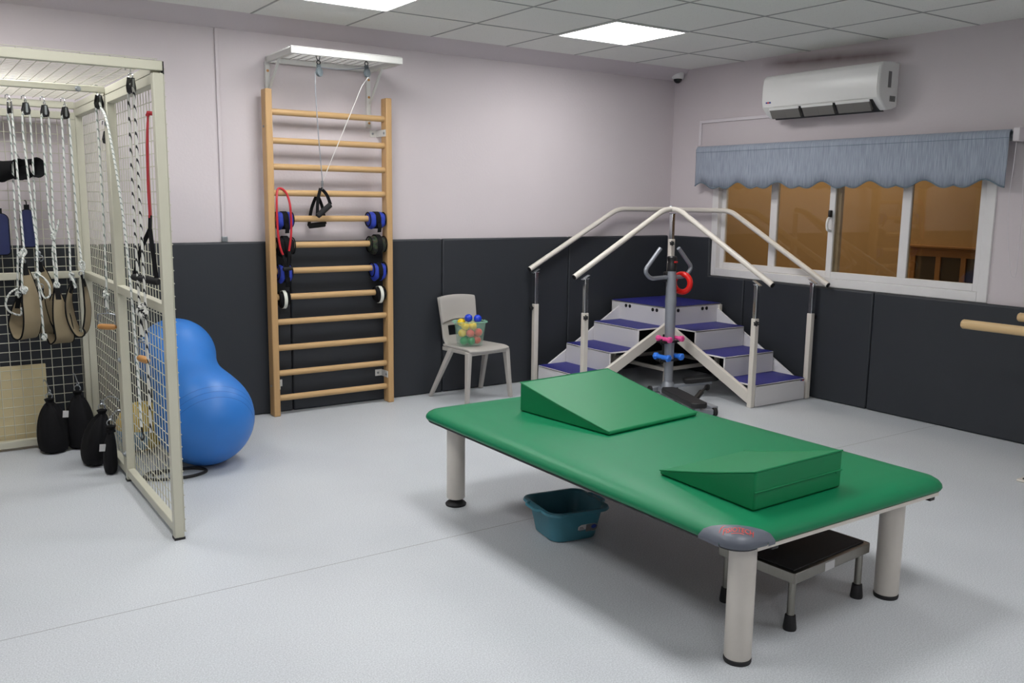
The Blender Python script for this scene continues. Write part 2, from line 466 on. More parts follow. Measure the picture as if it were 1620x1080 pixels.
# right wall with the window opening, darker soft-edged streak above the air conditioner
WY0, WY1, WZ0, WZ1 = -.487, -2.733, .800, 1.74
def streaked_wall():
    m = M['wall'].copy(); m.name = 'painted_wall_with_streak'; nt = m.node_tree; L = nt.links; b = nt.nodes['Principled BSDF']
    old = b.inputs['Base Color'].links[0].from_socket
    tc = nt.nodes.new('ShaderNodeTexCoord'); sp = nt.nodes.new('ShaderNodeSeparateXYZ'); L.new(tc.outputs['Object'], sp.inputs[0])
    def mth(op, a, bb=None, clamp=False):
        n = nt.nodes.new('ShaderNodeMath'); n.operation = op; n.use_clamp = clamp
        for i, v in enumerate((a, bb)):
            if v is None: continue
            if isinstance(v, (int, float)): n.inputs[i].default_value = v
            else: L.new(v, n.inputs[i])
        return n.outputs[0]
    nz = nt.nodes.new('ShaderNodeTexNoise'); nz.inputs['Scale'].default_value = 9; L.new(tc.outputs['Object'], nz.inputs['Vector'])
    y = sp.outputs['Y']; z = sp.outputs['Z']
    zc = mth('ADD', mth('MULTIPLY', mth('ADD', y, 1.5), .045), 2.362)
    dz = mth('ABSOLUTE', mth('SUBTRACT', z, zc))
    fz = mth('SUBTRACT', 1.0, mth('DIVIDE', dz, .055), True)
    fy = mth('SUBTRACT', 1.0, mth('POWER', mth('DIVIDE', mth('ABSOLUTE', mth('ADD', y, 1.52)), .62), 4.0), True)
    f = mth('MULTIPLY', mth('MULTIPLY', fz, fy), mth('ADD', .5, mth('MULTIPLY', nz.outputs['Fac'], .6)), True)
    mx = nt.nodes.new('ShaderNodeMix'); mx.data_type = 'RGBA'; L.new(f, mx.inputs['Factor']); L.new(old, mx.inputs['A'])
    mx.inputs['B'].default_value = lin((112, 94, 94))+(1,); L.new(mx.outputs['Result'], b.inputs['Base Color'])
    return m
M['wallstreak'] = streaked_wall()
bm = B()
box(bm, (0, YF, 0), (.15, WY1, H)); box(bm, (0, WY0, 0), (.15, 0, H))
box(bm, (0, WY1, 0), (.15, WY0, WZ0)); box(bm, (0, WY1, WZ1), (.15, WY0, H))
struct(P('wall_right', bm, M['wallstreak'], smooth=0))
# passage beyond the window
bm = B()
box(bm, (1.25, -5.2, 0), (1.35, 1.6, 2.6)); box(bm, (.15, -5.3, 0), (1.35, -5.2, 2.6)); box(bm, (.15, 1.6, 0), (1.35, 1.7, 2.6))
box(bm, (.15, -5.3, 2.6), (1.35, 1.7, 2.66))
struct(P('wall_outside', bm, M['ochre'], smooth=0))
# ------------------------------------------------------------------ window
def wbox(bm, y0, y1, z0, z1, x0, x1): return box(bm, (x0, y0, z0), (x1, y1, z1))
win = thing('window_1', '', '', (0, (WY0+WY1)/2, WZ0)); del win['label']; del win['category']; win['kind'] = 'structure'
bm = B(); F0, F1 = -.012, .075
wbox(bm, WY0, WY0-.062, WZ0, WZ1, F0, F1); wbox(bm, WY1, WY1+.062, WZ0, WZ1, F0, F1)
wbox(bm, WY0-.062, WY1+.062, WZ0, WZ0+.062, F0, F1); wbox(bm, WY0-.062, WY1+.062, WZ1-.05, WZ1, F0, F1)
P('window_frame', bm, M['alu'], win, bevel=.004)
def sash(y0, y1, x, mull, nm):
    bm = B(); s = .045; z0, z1 = WZ0+.062, WZ1-.05
    wbox(bm, y0, y0-s, z0, z1, x, x+.03); wbox(bm, y1, y1+s, z0, z1, x, x+.03)
    wbox(bm, y0-s, y1+s, z0, z0+.046, x, x+.03); wbox(bm, y0-s, y1+s, z1-.04, z1, x, x+.03)
    for m_ in mull: wbox(bm, m_+.031, m_-.031, z0+.046, z1-.04, x, x+.03)
    o = P('window_sash', bm, M['alu'], win, bevel=.003)
    ed = [y0-s] + [e for m_ in mull for e in (m_+.031, m_-.031)] + [y1+s]
    for a, b in zip(ed[::2], ed[1::2]):
        g = B(); wbox(g, a+.006, b-.006, z0+.042, z1-.036, x+.013, x+.017); P('window_pane', g, M['glass'], o, smooth=0)
    return o
sash(WY0-.055, -1.645, .034, [-1.062], 'inner'); s2 = sash(-1.572, WY1+.055, .002, [-2.155], 'outer')
bm = B(); box(bm, (-.002, -1.588, 1.285), (-.030, -1.606, 1.335)); P('latch', bm, M['black'], win, bevel=.004)
bm = B(); tube(bm, spline([(-.004, -1.597, 1.285), (-.035, -1.597, 1.275), (-.045, -1.597, 1.235), (-.035, -1.597, 1.20), (-.004, -1.597, 1.192)], 5), .009, 8)
P('handle', bm, M['white'], win)
# brown joinery of the building across the passage
win2 = thing('window_2', '', '', (1.25, -1.8, .5)); del win2['label']; del win2['category']; win2['kind'] = 'structure'
bm = B(); ys = [-1.455, -1.665, -1.865, -2.065, -2.265]
box(bm, (1.19, -1.40, 1.052), (1.25, -2.40, 1.070)); box(bm, (1.215, -1.42, 1.036), (1.25, -2.38, 1.052))
box(bm, (1.22, -1.45, .985), (1.25, -2.34, 1.036)); box(bm, (1.22, -1.45, .45), (1.25, -2.34, .50))
for y in ys: box(bm, (1.22, y, .45), (1.25, y-.042, .99))
P('window_frame', bm, M['ochrewood'], win2, bevel=.004)
for a, b in zip(ys, ys[1:]):
    bm = B(); box(bm, (1.232, a-.04, .49), (1.238, b, .99)); P('window_pane', bm, M['darkpane'], win2, smooth=0)

# ================================================================== LIGHTS
def panel(cx, cy, label):
    t = thing('ceiling_light', label, 'light', (cx, cy, H), 0, 'square ceiling light panels')
    bm = B(); w, o_ = .283, .297
    for a, b in (((-o_, -o_), (o_, -w)), ((-o_, w), (o_, o_)), ((-o_, -w), (-w, w)), ((w, -w), (o_, w))):
        box(bm, (cx+a[0], cy+a[1], H-.010), (cx+b[0], cy+b[1], H))
    P('frame', bm, M['white'], t, bevel=.002)
    bm = B(); box(bm, (cx-w, cy-w, H-.006), (cx+w, cy+w, H-.001)); P('diffuser', bm, M['lamp'], t, smooth=0)
PX = [GX+.3, GX+.3-1.8, GX+.3-3.6, GX+.3-5.4]
panel(PX[0], GY-.3, 'bright square light panel above the middle of the room, nearest the air conditioner')
panel(PX[1], GY-.3, 'bright square light panel at the top edge, in front of the wall bars')
hid = 'lit square ceiling panel of the same kind, out of view of the photo'
for x, y in [(PX[2], GY-.3)]+[(PX[i], GY-.3-1.8*j) for i, j in ((1, 1), (2, 1), (1, 2), (0, 3), (2, 3))]:
    panel(x, y, hid)
ld = bpy.data.lights.new('passage_lamp', 'AREA'); ld.shape = 'RECTANGLE'; ld.size = .6; ld.size_y = 3.0; ld.energy = 40; ld.color = (1, .92, .78)
lo = bpy.data.objects.new('passage_lamp', ld); COL.objects.link(lo); lo.location = (.7, -.3, 2.55)

# ================================================================== WALL PADS
def pad_back(x0, x1, label):
    bm = B(); box(bm, (x0+.002, -.04, .002), (x1-.002, -.001, 1.102)); 
    o = P('wall_pad', bm, M['pad'], None, bevel=.012, seg=3); single(o, label, 'wall pad', 'charcoal wall pads')
def pad_right(y0, y1, label):
    bm = B(); box(bm, (-.04, y0-.002, .002), (-.001, y1+.002, .799))
    o = P('wall_pad', bm, M['pad'], None, bevel=.012, seg=3); single(o, label, 'wall pad', 'charcoal wall pads')
pad_back(-1.096, -.042, 'charcoal wall pad on the back wall behind the stair platform, reaching the corner')
pad_back(-2.225, -1.096, 'charcoal wall pad on the back wall directly behind the grey chair')
pad_back(-3.341, -2.225, 'charcoal wall pad on the back wall behind most of the wall bars')
pad_back(-4.46, -3.341, 'charcoal wall pad on the back wall between cage and wall bars, behind the blue ball')
pad_back(-5.57, -4.46, 'charcoal wall pad behind the rear mesh of the cage')
pad_back(-6.68, -5.57, 'charcoal wall pad behind the cage, beyond the left edge of the photo')
bm = B(); prism(bm, [(-.042, .002), (-.875, .002), (-.875, .797), (-.503, .797), (-.503, 1.102), (-.042, 1.102)], lambda a, b, n: (n, a, b), -.04, -.001)
single(P('wall_pad', bm, M['pad'], None, bevel=.010, seg=3), 'notched charcoal wall pad in the corner, cut around the left end of the window', 'wall pad', 'charcoal wall pads')
pad_right(-.878, -1.997, 'charcoal wall pad under the window, behind the right flight of steps')
pad_right(-1.997, -3.12, 'charcoal wall pad on the right wall beside the wooden rails, right of the steps')
pad_right(-3.12, -4.24, 'charcoal wall pad on the right wall, mostly past the right edge of the photo')

# ================================================================== SHELF-HIGH FITTINGS
# cable trunkings
bm = B(); box(bm, (-3.755, -.012, 1.135), (-3.736, 0, 2.36))
o = thing('cable_trunking', 'thin white vertical cable trunking on the wall between cage and wall bars', 'trunking', (-3.745, 0, 1.1)); P('duct', bm, M['wall'], o, bevel=.002)
bm = B(); box(bm, (-3.758, -.022, 1.104), (-3.724, 0, 1.136)); P('end_box', bm, M['zinc'], o, bevel=.002)
bm = B(); box(bm, (-.014, -.31, 1.80), (0, -.334, 2.024)); box(bm, (-.014, -.334, 2.0), (0, -1.16, 2.024))
single(P('cable_trunking', bm, M['trim'], None, bevel=.002), 'thin white trunking running from the air conditioner down to the blind', 'trunking')

# air conditioner
ac = thing('air_conditioner', 'white wall-mounted split air conditioner above the window', 'air conditioner', (0, -1.565, 2.0))
y0, y1 = -1.097, -2.035
prof = [(0, 2.0), (-.045, 1.985), (-.105, 1.975), (-.150, 2.005), (-.196, 2.045), (-.208, 2.10), (-.206, 2.19), (-.197, 2.245), (-.175, 2.270), (-.10, 2.278), (0, 2.278)]
bm = B(); prism(bm, prof, lambda a, b, n: (a, n, b), y0, y1); P('body', bm, M['white'], ac, bevel=.010, seg=3, smooth=40)
bm = B(); prism(bm, [(-.2005, 2.052), (-.2115, 2.102), (-.2100, 2.19), (-.2015, 2.240), (-.195, 2.240), (-.2, 2.05)], lambda a, b, n: (a, n, b), y0-.012, y1+.012)
P('front_panel', bm, M['white'], ac, bevel=.003, smooth=40)
bm = B(); prism(bm, [(-.060, 1.972), (-.105, 1.968), (-.153, 2.002), (-.193, 2.040), (-.188, 2.046), (-.1, 1.99)], lambda a, b, n: (a, n, b), y0-.055, y1+.05)
P('air_outlet', bm, M['acslot'], ac, smooth=0)
for i in range(3):
    a = y0-.075-i*.275; b = a-.245
    bm = B(); prism(bm, [(-.200, 2.026), (-.204, 2.030), (-.168, 1.972), (-.163, 1.970)], lambda aa, bb, n: (aa, n, bb), a, b)
    for y in (a-.002, (a+b)/2, b+.002): prism(bm, [(-.205, 2.031), (-.169, 1.971), (-.150, 1.985), (-.185, 2.035)], lambda aa, bb, n: (aa, n, bb), y-.002, y+.002)
    P('louvre', bm, M['aclouver'], ac, smooth=0)
    bm = B(); prism(bm, [(-.206, 2.044), (-.210, 2.040), (-.203, 2.026), (-.199, 2.030)], lambda aa, bb, n: (aa, n, bb), a+.004, b-.004); P('flap', bm, M['white'], ac, smooth=0)
for a, b, m_ in ((-1.140, -1.153, 'bluelabel'), (-1.154, -1.168, 'logo'), (-1.169, -1.182, 'bluelabel')):
    bm = B(); box(bm, (-.2106, a, 2.076), (-.2045, b, 2.086)); P('badge', bm, M[m_], ac, smooth=0)
bm = B()
for k in range(5): box(bm, (-.085+k*.012, y1-.0015, 2.03), (-.079+k*.012, y1+.002, 2.065))
P('side_vent', bm, M['acslot'], ac, smooth=0)
bm = B(); box(bm, (-.115, y1-.0012, 2.115), (-.082, y1+.002, 2.215)); P('side_label', bm, M['greylabel'], ac, smooth=0)

# dome camera
dc = thing('dome_camera', 'small white dome security camera in the ceiling corner', 'camera', (-.052, -.085, H))
bm = B(); lathe(bm, [(0, H), (.048, H), (.050, H-.010), (.049, H-.062), (.042, H-.072), (0, H-.072)], (-.052, -.085, 0), n=32); P('housing', bm, M['white'], dc, bevel=.003)
bm = B(); ball(bm, (-.052, -.085, H-.070), (.035, .035, .036)); P('dome', bm, M['domeglass'], dc)

# roller blind with scalloped hem
bl = thing('roller_blind', 'grey-blue roller blind with a scalloped lower edge over the window', 'blind', (0, -1.6, 1.8))
BY0, BY1 = -.372, -2.822
def hem(y):
    t = ((y-BY0)/(BY1-BY0)*6.5 + .32) % 1.0
    d = min(t, 1-t)
    if d < .16: return 1.486 + .016*(1-d/.16)**1.6
    s = (d-.16)/.34; return 1.486 + .046*(.5-.5*cos(pi*s))
bm = B(); N = 260; cols = []
prof = [(-.052, 1.778), (-.060, 1.80), (-.078, 1.812), (-.094, 1.803), (-.101, 1.785), (-.099, 1.764)]
for i in range(N+1):
    y = BY0+(BY1-BY0)*i/N; zb = hem(y)
    wav = .0035*sin(y*7)+.002*sin(y*17+1)
    pts = prof + [(-.097+wav*u, 1.764+(zb-1.764)*u) for u in (.33, .66, 1.0)]
    cols.append([bm.verts.new((x, y, z)) for x, z in pts])
for a, b in zip(cols, cols[1:]):
    for j in range(len(a)-1): bm.faces.new((a[j], a[j+1], b[j+1], b[j]))
P('cloth', bm, M['blind'], bl, solid=.003, smooth=60)
bm = B(); tube(bm, [(-.0985+.0035*sin(y*7)+.002*sin(y*17+1), y, hem(y)) for y in [BY0+(BY1-BY0)*i/N for i in range(N+1)]], .0045, 6); P('hem_binding', bm, M['blindedge'], bl)
bm = B(); tube(bm, [(-.1012, BY0, 1.766), (-.1012, BY1, 1.766)], .0014, 6); P('seam', bm, M['blindedge'], bl)
bm = B(); cyl(bm, (-.055, BY0-.005, 1.775), (-.055, BY1-.01, 1.775), .026, 16); P('roller', bm, M['zinc'], bl)
bm = B()
for ya, yb in ((BY1-.012, BY1-.050), (BY0+.004, BY0+.016)):
    bm = B(); box(bm, (-.088, ya, 1.745), (0, yb, 1.822)); P('bracket', bm, M['trim'], bl, bevel=.004)
bm = B(); tube(bm, spline([(-.072, BY1-.03, 1.775), (-.078, BY1-.028, 1.6), (-.076, BY1-.02, 1.40), (-.06, BY1-.03, 1.18), (-.05, BY1-.06, .985), (-.04, BY1-.085, 1.02), (-.04, BY1-.078, 1.4), (-.04, BY1-.06, 1.775)], 8), .0022, 6)
P('pull_chain', bm, M['trim'], bl)
# ================================================================== TREATMENT TABLE
TX0, TX1, TY0, TY1 = -3.512, -2.440, -3.948, -2.085
ZB, ZT = .405, .459
EDGE = [(.016, 0.0), (.004, .004), (0, .012), (.002, .022), (.009, .032), (.022, .041), (.045, .048), (.08, .052), (.13, .054)]
def edge_h(d):
    """height of the bullnose top at distance d inside the outline"""
    if d >= .13: return ZB+.054
    e = EDGE[2:]
    for (a, za), (b, zb) in zip(e, e[1:]):
        if d <= b: return ZB+za+(zb-za)*max(0, (d-a)/(b-a))
    return ZB+.054
CR = .07
def sd(x, y):
    cx, cy = (TX0+TX1)/2, (TY0+TY1)/2; hx, hy = (TX1-TX0)/2, (TY1-TY0)/2
    qx, qy = abs(x-cx)-hx+CR, abs(y-cy)-hy+CR
    return CR-(sqrt(max(qx, 0)**2+max(qy, 0)**2)+min(max(qx, qy), 0))
tb = thing('treatment_table', 'low wide green padded treatment table on four round cream legs', 'table', ((TX0+TX1)/2, (TY0+TY1)/2, 0))
def ring(ins, z, k=10): return [(x, y, z) for x, y in rrect(TX0+ins, TX1-ins, TY0+ins, TY1-ins, max(.02, CR-ins*.4), k)]
bm = B(); loft(bm, [ring(i, ZB+z) for i, z in EDGE]); P('padded_top', bm, M['green'], tb, smooth=50)
bm = B(); loft(bm, [ring(i, z) for i, z in ((.012, ZB-.008), (.009, ZB-.004), (.011, ZB+.001))]); P('base_board', bm, M['underboard'], tb, smooth=0)
bm = B(); bar(bm, (TX0+.09, TY0+.012, ZB-.006), (TX1-.06, TY0+.012, ZB-.006), .010, .012); P('edge_trim', bm, M['cream'], tb)
# steel frame under the top
bm = B()
fx0, fx1, fy0, fy1 = -3.372, -2.575, -3.845, -2.175
for a, b in (((fx0, fy0), (fx1, fy0)), ((fx0, fy1), (fx1, fy1)), ((fx0, fy0), (fx0, fy1)), ((fx1, fy0), (fx1, fy1)), ((fx0, -3.01), (fx1, -3.01))):
    bar(bm, (*a, ZB-.030), (*b, ZB-.030), .04, .044)
P('frame', bm, M['cream'], tb, bevel=.003)
# grey corner cap carrying the printed mark
cap = B(); rows = []; NA, NR = 26, 12
for i in range(NA+1):
    a = (i/NA)*pi/2; ca, sa = cos(a), sin(a)
    lo_, hi_ = 0.0, .12
    for _ in range(40):
        m_ = (lo_+hi_)/2
        if sd(TX0+m_*ca, TY0+m_*sa) < 0: lo_ = m_
        else: hi_ = m_
    r0 = hi_; r1 = .150/(ca+sa)*(1-.05*sin(2*a))
    r1 = max(r1, r0+.001)
    row = []
    gx = sd(TX0+r0*ca+1e-4, TY0+r0*sa)-sd(TX0+r0*ca, TY0+r0*sa); gy = sd(TX0+r0*ca, TY0+r0*sa+1e-4)-sd(TX0+r0*ca, TY0+r0*sa)
    g = Vector((gx, gy, 0)).normalized(); e = Vector((TX0+r0*ca, TY0+r0*sa, 0))
    for ins, z in EDGE[:2]: row.append(e+g*(ins-.0045)+Vector((0, 0, ZB+z-.002)))
    for j in range(NR+1):
        r = r0+(r1-r0)*(j/NR)**1.4; x, y = TX0+r*ca, TY0+r*sa; d = max(0, sd(x, y))
        out = g*(-.0045)*max(0, 1-d/.03)
        row.append(Vector((x, y, edge_h(d)+.0022*(1 if j < NR else .2)))+out)
    rows.append([cap.verts.new(p) for p in row])
for a, b in zip(rows, rows[1:]):
    for j in range(len(a)-1): cap.faces.new((a[j], a[j+1], b[j+1], b[j]))
for row, od in ((rows[0], Vector((0, -1, 0))), (rows[-1], Vector((-1, 0, 0)))):
    prev = None
    for v in row[2:]:
        lowv = cap.verts.new(Vector((v.co.x, v.co.y, ZB+.001))); midv = cap.verts.new(Vector((v.co.x, v.co.y, ZB+.010))+od*.0012)
        if prev: cap.faces.new((prev[0], prev[1], midv, v)); cap.faces.new((prev[1], prev[2], lowv, midv))
        prev = (v, midv, lowv)
cp = P('corner_cap', cap, M['grayvinyl'], tb, label='grey corner cap with red lettering', smooth=60)
def on_cap(u, v, lift):
    s = 1/sqrt(2); x = TX0+s*v+s*u; y = TY0+s*v-s*u
    d = max(0.0, sd(x, y)); return Vector((x, y, edge_h(d)+lift))
t = text_bm('FISIOTECH', .0190, .2)
for v in t.verts: v.co = on_cap(v.co.x*.96, .054+v.co.y*1.5-1.2*v.co.x**2, .0058)
P('printed_name', t, M['logo'], cp, smooth=0)
bm = B()
pts = [(-.020+.0026*i, .0480-1.2*(-.020+.0026*i)**2) for i in range(15)]
vs = [[bm.verts.new(on_cap(u, v+o_, .0058)) for o_ in (0, .0016)] for u, v in pts]
for a, b in zip(vs, vs[1:]): bm.faces.new((a[0], a[1], b[1], b[0]))
P('printed_line', bm, M['logo'], cp, smooth=0)
bm = B()
sw = [(-.056, .054), (-.052, .063), (-.047, .073), (-.041, .081), (-.034, .086)]
vs = [[bm.verts.new(on_cap(u, v+o_, .0058)) for o_ in (0, .0045*(1-abs(i-2)/2.6))] for i, (u, v) in enumerate(sw)]
for a, b in zip(vs, vs[1:]): bm.faces.new((a[0], a[1], b[1], b[0]))
P('printed_mark', bm, M['logo'], cp, smooth=0)
for x, y in ((-3.372, -3.845), (-2.575, -3.822), (-3.376, -2.172), (-2.578, -2.175)):
    zf = .034 if y > -3 else .014
    bm = B(); lathe(bm, [(0, zf), (.039, zf), (.0415, zf+.004), (.0415, ZB-.012), (0, ZB-.012)], (x, y, 0), n=36); lg = P('leg', bm, M['cream'], tb, smooth=40)
    far = y > -3
    bm = B()
    if far: lathe(bm, [(0, 0), (.046, 0), (.048, .008), (.040, .016), (.022, .024), (.022, .05), (0, .05)], (x, y, 0), n=28)
    else: lathe(bm, [(0, 0), (.0405, 0), (.0425, .006), (.0425, .013), (.038, .016), (0, .016)], (x, y, 0), n=32)
    P('foot', bm, M['rubber'], lg)
for x, y in ((-3.335, -3.925), (-2.53, -3.93)):
    bm = B(); box(bm, (x-.014, y-.008, ZB-.026), (x+.014, y+.012, ZB-.008)); P('clip', bm, M['black'], tb, bevel=.002)

# ------------------------------------------------------------------ wedge cushions
def wedge(name, label, A, u, v, L, W, hgt, nose=.016, seam=False):
    """A rear corner of the thick end, u along the slope, v across"""
    A = Vector(A); u = Vector(u).normalized(); v = Vector(v).normalized(); z = ZT+.001
    t = thing(name, label, 'wedge cushion', (A.x+u.x*L/2+v.x*W/2, A.y+u.y*L/2+v.y*W/2, z), 0)
    bm = B(); f = lambda a, b, n: A + u*a + v*n + Vector((0, 0, z+b))
    # divided along the slope so the cover can sag a little
    NS = 8; up_ = [(L*i/NS, hgt+(nose-hgt)*i/NS - .004*sin(pi*i/NS)) for i in range(NS+1)]
    lo2 = [(L, .001), (0, .001)]
    prism(bm, up_ + lo2, f, 0, W)
    P('cushion', bm, M['green2'], t, bevel=.007, seg=3, smooth=40)
    bm = B()
    for n in (.001, W-.001): tube(bm, [f(a, b-.001, n) for a, b in up_], .0028, 6)
    tube(bm, [f(.001, hgt-.001, W*i/6) for i in range(7)], .0028, 6)
    P('piping', bm, M['green2'], t)
    if seam:
        bm = B(); tube(bm, [f(-.0005, hgt*.47, W*i/4) for i in range(5)], .0028, 6); P('zip_seam', bm, M['green2'], t)
        bm = B(); box(bm, (0, 0, 0), (.02, .004, .008), Matrix.Translation(f(-.002, hgt*.40, W-.03))); P('zip_pull', bm, M['green2'], t)
    return t
wedge('wedge_cushion', 'larger green wedge cushion sloping towards the camera, at the far end of the table', (-3.180, -2.392, 0), (.058, -.537, 0), (.998, .105, 0), .540, .552, .128)
wedge('wedge_cushion', 'smaller green wedge cushion with its thick seamed end facing the camera, near the table corner', (-3.324, -3.836, 0), (.02, .427, 0), (.9995, .025, 0), .428, .434, .125, seam=True)

# ------------------------------------------------------------------ teal basin
bs = thing('plastic_basin', 'square teal plastic washing basin on the floor under the green table', 'basin', (-3.165, -2.715, 0), radians(-9))
R_ = rootmat(bs)
def rr3(hw, r, z, k=6): return [R_ @ Vector((x, y, z)) for x, y in rrect(-hw, hw, -hw, hw, r, k)]
bm = B(); rings = [rr3(h_, r_, z_) for h_, r_, z_ in ((.096, .045, .002), (.104, .05, .005), (.126, .05, .128), (.140, .052, .129), (.145, .053, .124), (.147, .053, .128), (.144, .053, .136), (.129, .05, .137), (.122, .048, .130), (.101, .045, .010))]
loft(bm, rings); P('tub', bm, M['teal'], bs, smooth=45)
for s in (-1, 1):
    bm = B(); pts = [R_ @ Vector((s*.140, y, z)) for y, z in ((-.055, .133), (-.045, .133), (.045, .133), (.055, .133))]
    pts[1] += R_.to_3x3() @ Vector((s*.022, 0, 0)); pts[2] += R_.to_3x3() @ Vector((s*.022, 0, 0))
    tube(bm, fillet(pts, .02), .007, 8); P('handle', bm, M['teal'], bs)
def on_front(a, z, e): # a across the front side, z height
    hw = .096+.03*(z/.128)+.0015+e; return R_ @ Vector((a*1.4-.018, -hw, z))
def sticker(poly, m_, e, par=bs, nm='sticker'):
    bm = B(); A_ = [bm.verts.new(on_front(a, z, e)) for a, z in poly]; C_ = [bm.verts.new(on_front(a, z, e-.001)) for a, z in poly]
    bm.faces.new(A_); bm.faces.new(list(reversed(C_)))
    for i in range(len(poly)): j = (i+1) % len(poly); bm.faces.new((A_[i], C_[i], C_[j], A_[j]))
    return P(nm, bm, m_, par, smooth=0)
st = sticker([(.012, .035), (.072, .035), (.078, .045), (.078, .060), (.066, .070), (.022, .070), (.012, .062)], M['label'], .003, nm='sticker')
sticker([(.038, .036), (.070, .036), (.076, .046), (.076, .060), (.066, .069), (.038, .069)], M['greylabel'], .0036, st, 'printed_area')
sticker([(.064+.009*cos(i*pi/6), .056+.009*sin(i*pi/6)) for i in range(12)], M['bluelabel'], .0042, st, 'printed_dot')
for zz in (.042, .050, .056): sticker([(.016, zz), (.032-.004*(zz > .05), zz), (.032-.004*(zz > .05), zz+.003), (.016, zz+.003)], M['greylabel'], .0036, st, 'printed_line')

# ------------------------------------------------------------------ step stool
ss = thing('step_stool', 'small steel step stool with black rubber top under the near end of the green table', 'stool', (-2.881, -3.655, 0), radians(4.2))
R_ = rootmat(ss); W_ = lambda x, y, z: R_ @ Vector((x, y, z))
hx, hy, zt = .222, .152, .205
bm = B()
for a, b in (((-hx, -hy), (hx, -hy)), ((-hx, hy), (hx, hy)), ((-hx, -hy), (-hx, hy)), ((hx, -hy), (hx, hy))):
    bar(bm, W_(*a, zt-.018), W_(*b, zt-.018), .006, .036)
box(bm, (-hx, -hy, zt-.006), (hx, hy, zt-.001), R_)
P('steel_tray', bm, M['steel'], ss, bevel=.003)
bm = B(); box(bm, (-hx+.014, -hy+.014, zt-.002), (hx-.014, hy-.014, zt+.004), R_); P('tread_mat', bm, M['rubber'], ss, bevel=.002)
bm = B(); box(bm, (-.055, -hy-.004, zt-.034), (.0, -hy-.003, zt-.006), R_); P('sticker', bm, M['label'], ss, smooth=0)
for sx in (-1, 1):
    for sy in (-1, 1):
        x, y = sx*(hx-.022), sy*(hy-.022)
        bm = B(); cyl(bm, W_(x, y, .03), W_(x, y, zt-.006), .0125, 16); lg = P('leg', bm, M['steel'], ss)
        bm = B(); lathe(bm, [(0, 0), (.021, 0), (.022, .006), (.017, .050), (.0135, .052), (0, .052)], W_(x, y, 0), n=20); P('foot', bm, M['rubber'], lg)

# ================================================================== PLASTIC CHAIR
ch = thing('chair', 'small grey moulded plastic chair standing against the back wall', 'chair', (-2.112, -.262, 0), radians(7.5))
R_ = rootmat(ch); W_ = lambda x, y, z: R_ @ Vector((x, y, z))
SZ = .365
# seat
bm = B(); NX, NY = 14, 10; g = []
for j in range(NY+1):
    v = j/NY; y = -.205+v*.335; row = []
    hw = .178-.018*v
    for i in range(NX+1):
        u = i/NX*2-1; x = u*hw
        z = SZ - .012*(1-u*u)*(1-abs(2*v-1)**2) - .014*max(0, 1-v*5)**2 + .004*abs(u)**3
        yy = y + (.012*(u*u) if j == 0 else 0)
        row.append(bm.verts.new(W_(x, yy, z)))
    g.append(row)
for a, b in zip(g, g[1:]):
    for i in range(NX): bm.faces.new((a[i], a[i+1], b[i+1], b[i]))
P('seat', bm, M['grayplastic'], ch, solid=.016, bevel=.004, sub=1, smooth=60)
bm = B()
for x in (-.165, .165): bar(bm, W_(x, -.185, SZ-.020), W_(x*.95, .13, SZ-.020), .016, .028)
bar(bm, W_(-.165, -.180, SZ-.024), W_(.165, -.180, SZ-.024), .014, .026); bar(bm, W_(-.155, .125, SZ-.020), W_(.155, .125, SZ-.020), .014, .028)
P('seat_rim', bm, M['grayplastic'], ch, bevel=.004)
# backrest : one moulded shell with a hand slot
bm = B(); NX, NZ = 16, 15; g = []
for j in range(NZ+1):
    v = j/NZ; row = []
    z = SZ-.004 + v*.335
    if v < .12: y = .118+.02*v/.12; 
    else: y = .138+.050*(v-.12)/.88
    hw = .150 if v < .42 else .150+.012*(v-.42)/.58
    for i in range(NX+1):
        u = i/NX*2-1
        zz = z + (.012*(1-u*u) if j == NZ else 0)
        bow = .018*(1-u*u)*min(1, v*2)
        row.append(bm.verts.new(W_(u*hw, y+bow-.012*abs(u)**3*(v < .1), zz)))
    g.append(row)
for j in range(NZ):
    for i in range(NX):
        if 3 <= j <= 5 and 3 <= i <= NX-4: continue
        bm.faces.new((g[j][i], g[j][i+1], g[j+1][i+1], g[j+1][i]))
P('backrest', bm, M['grayplastic'], ch, solid=.014, bevel=.004, sub=1, smooth=60)
bm = B(); g = []   # thicker upper shield, proud of the shell
for j in range(7):
    v = j/6; z = SZ+.15+v*.180; row = []
    hw = .156+.006*v - (.004 if j in (0, 6) else 0)
    for i in range(NX+1):
        u = i/NX*2-1; row.append(bm.verts.new(W_(u*hw, .152+.028*v+.018*(1-u*u)-.009, z+(.012*(1-u*u) if j == 6 else 0)+(.022*(1-u*u) if j == 0 else 0))))
    g.append(row)
for a, b in zip(g, g[1:]):
    for i in range(NX): bm.faces.new((a[i], a[i+1], b[i+1], b[i]))
P('back_shield', bm, M['grayplastic'], ch, solid=.016, bevel=.005, smooth=60)
for sx in (-1, 1):
    for top, foot in (((sx*.168, -.168, SZ-.012), (sx*.197, -.190, .0)), ((sx*.158, .03, SZ-.012), (sx*.230, .180, .0))):
        bm = B(); a, b = Vector(top), Vector(foot)
        prof = lambda c, w, d: [W_(c.x+dx*w, c.y+dy*d, c.z) for dx, dy in ((-1,-1),(1,-1),(1,1),(-1,1))]
        loft(bm, [prof(b, .013, .014), prof((a+b)/2, .015, .017), prof(a, .017, .022)]); P('leg', bm, M['grayplastic'], ch, bevel=.005)

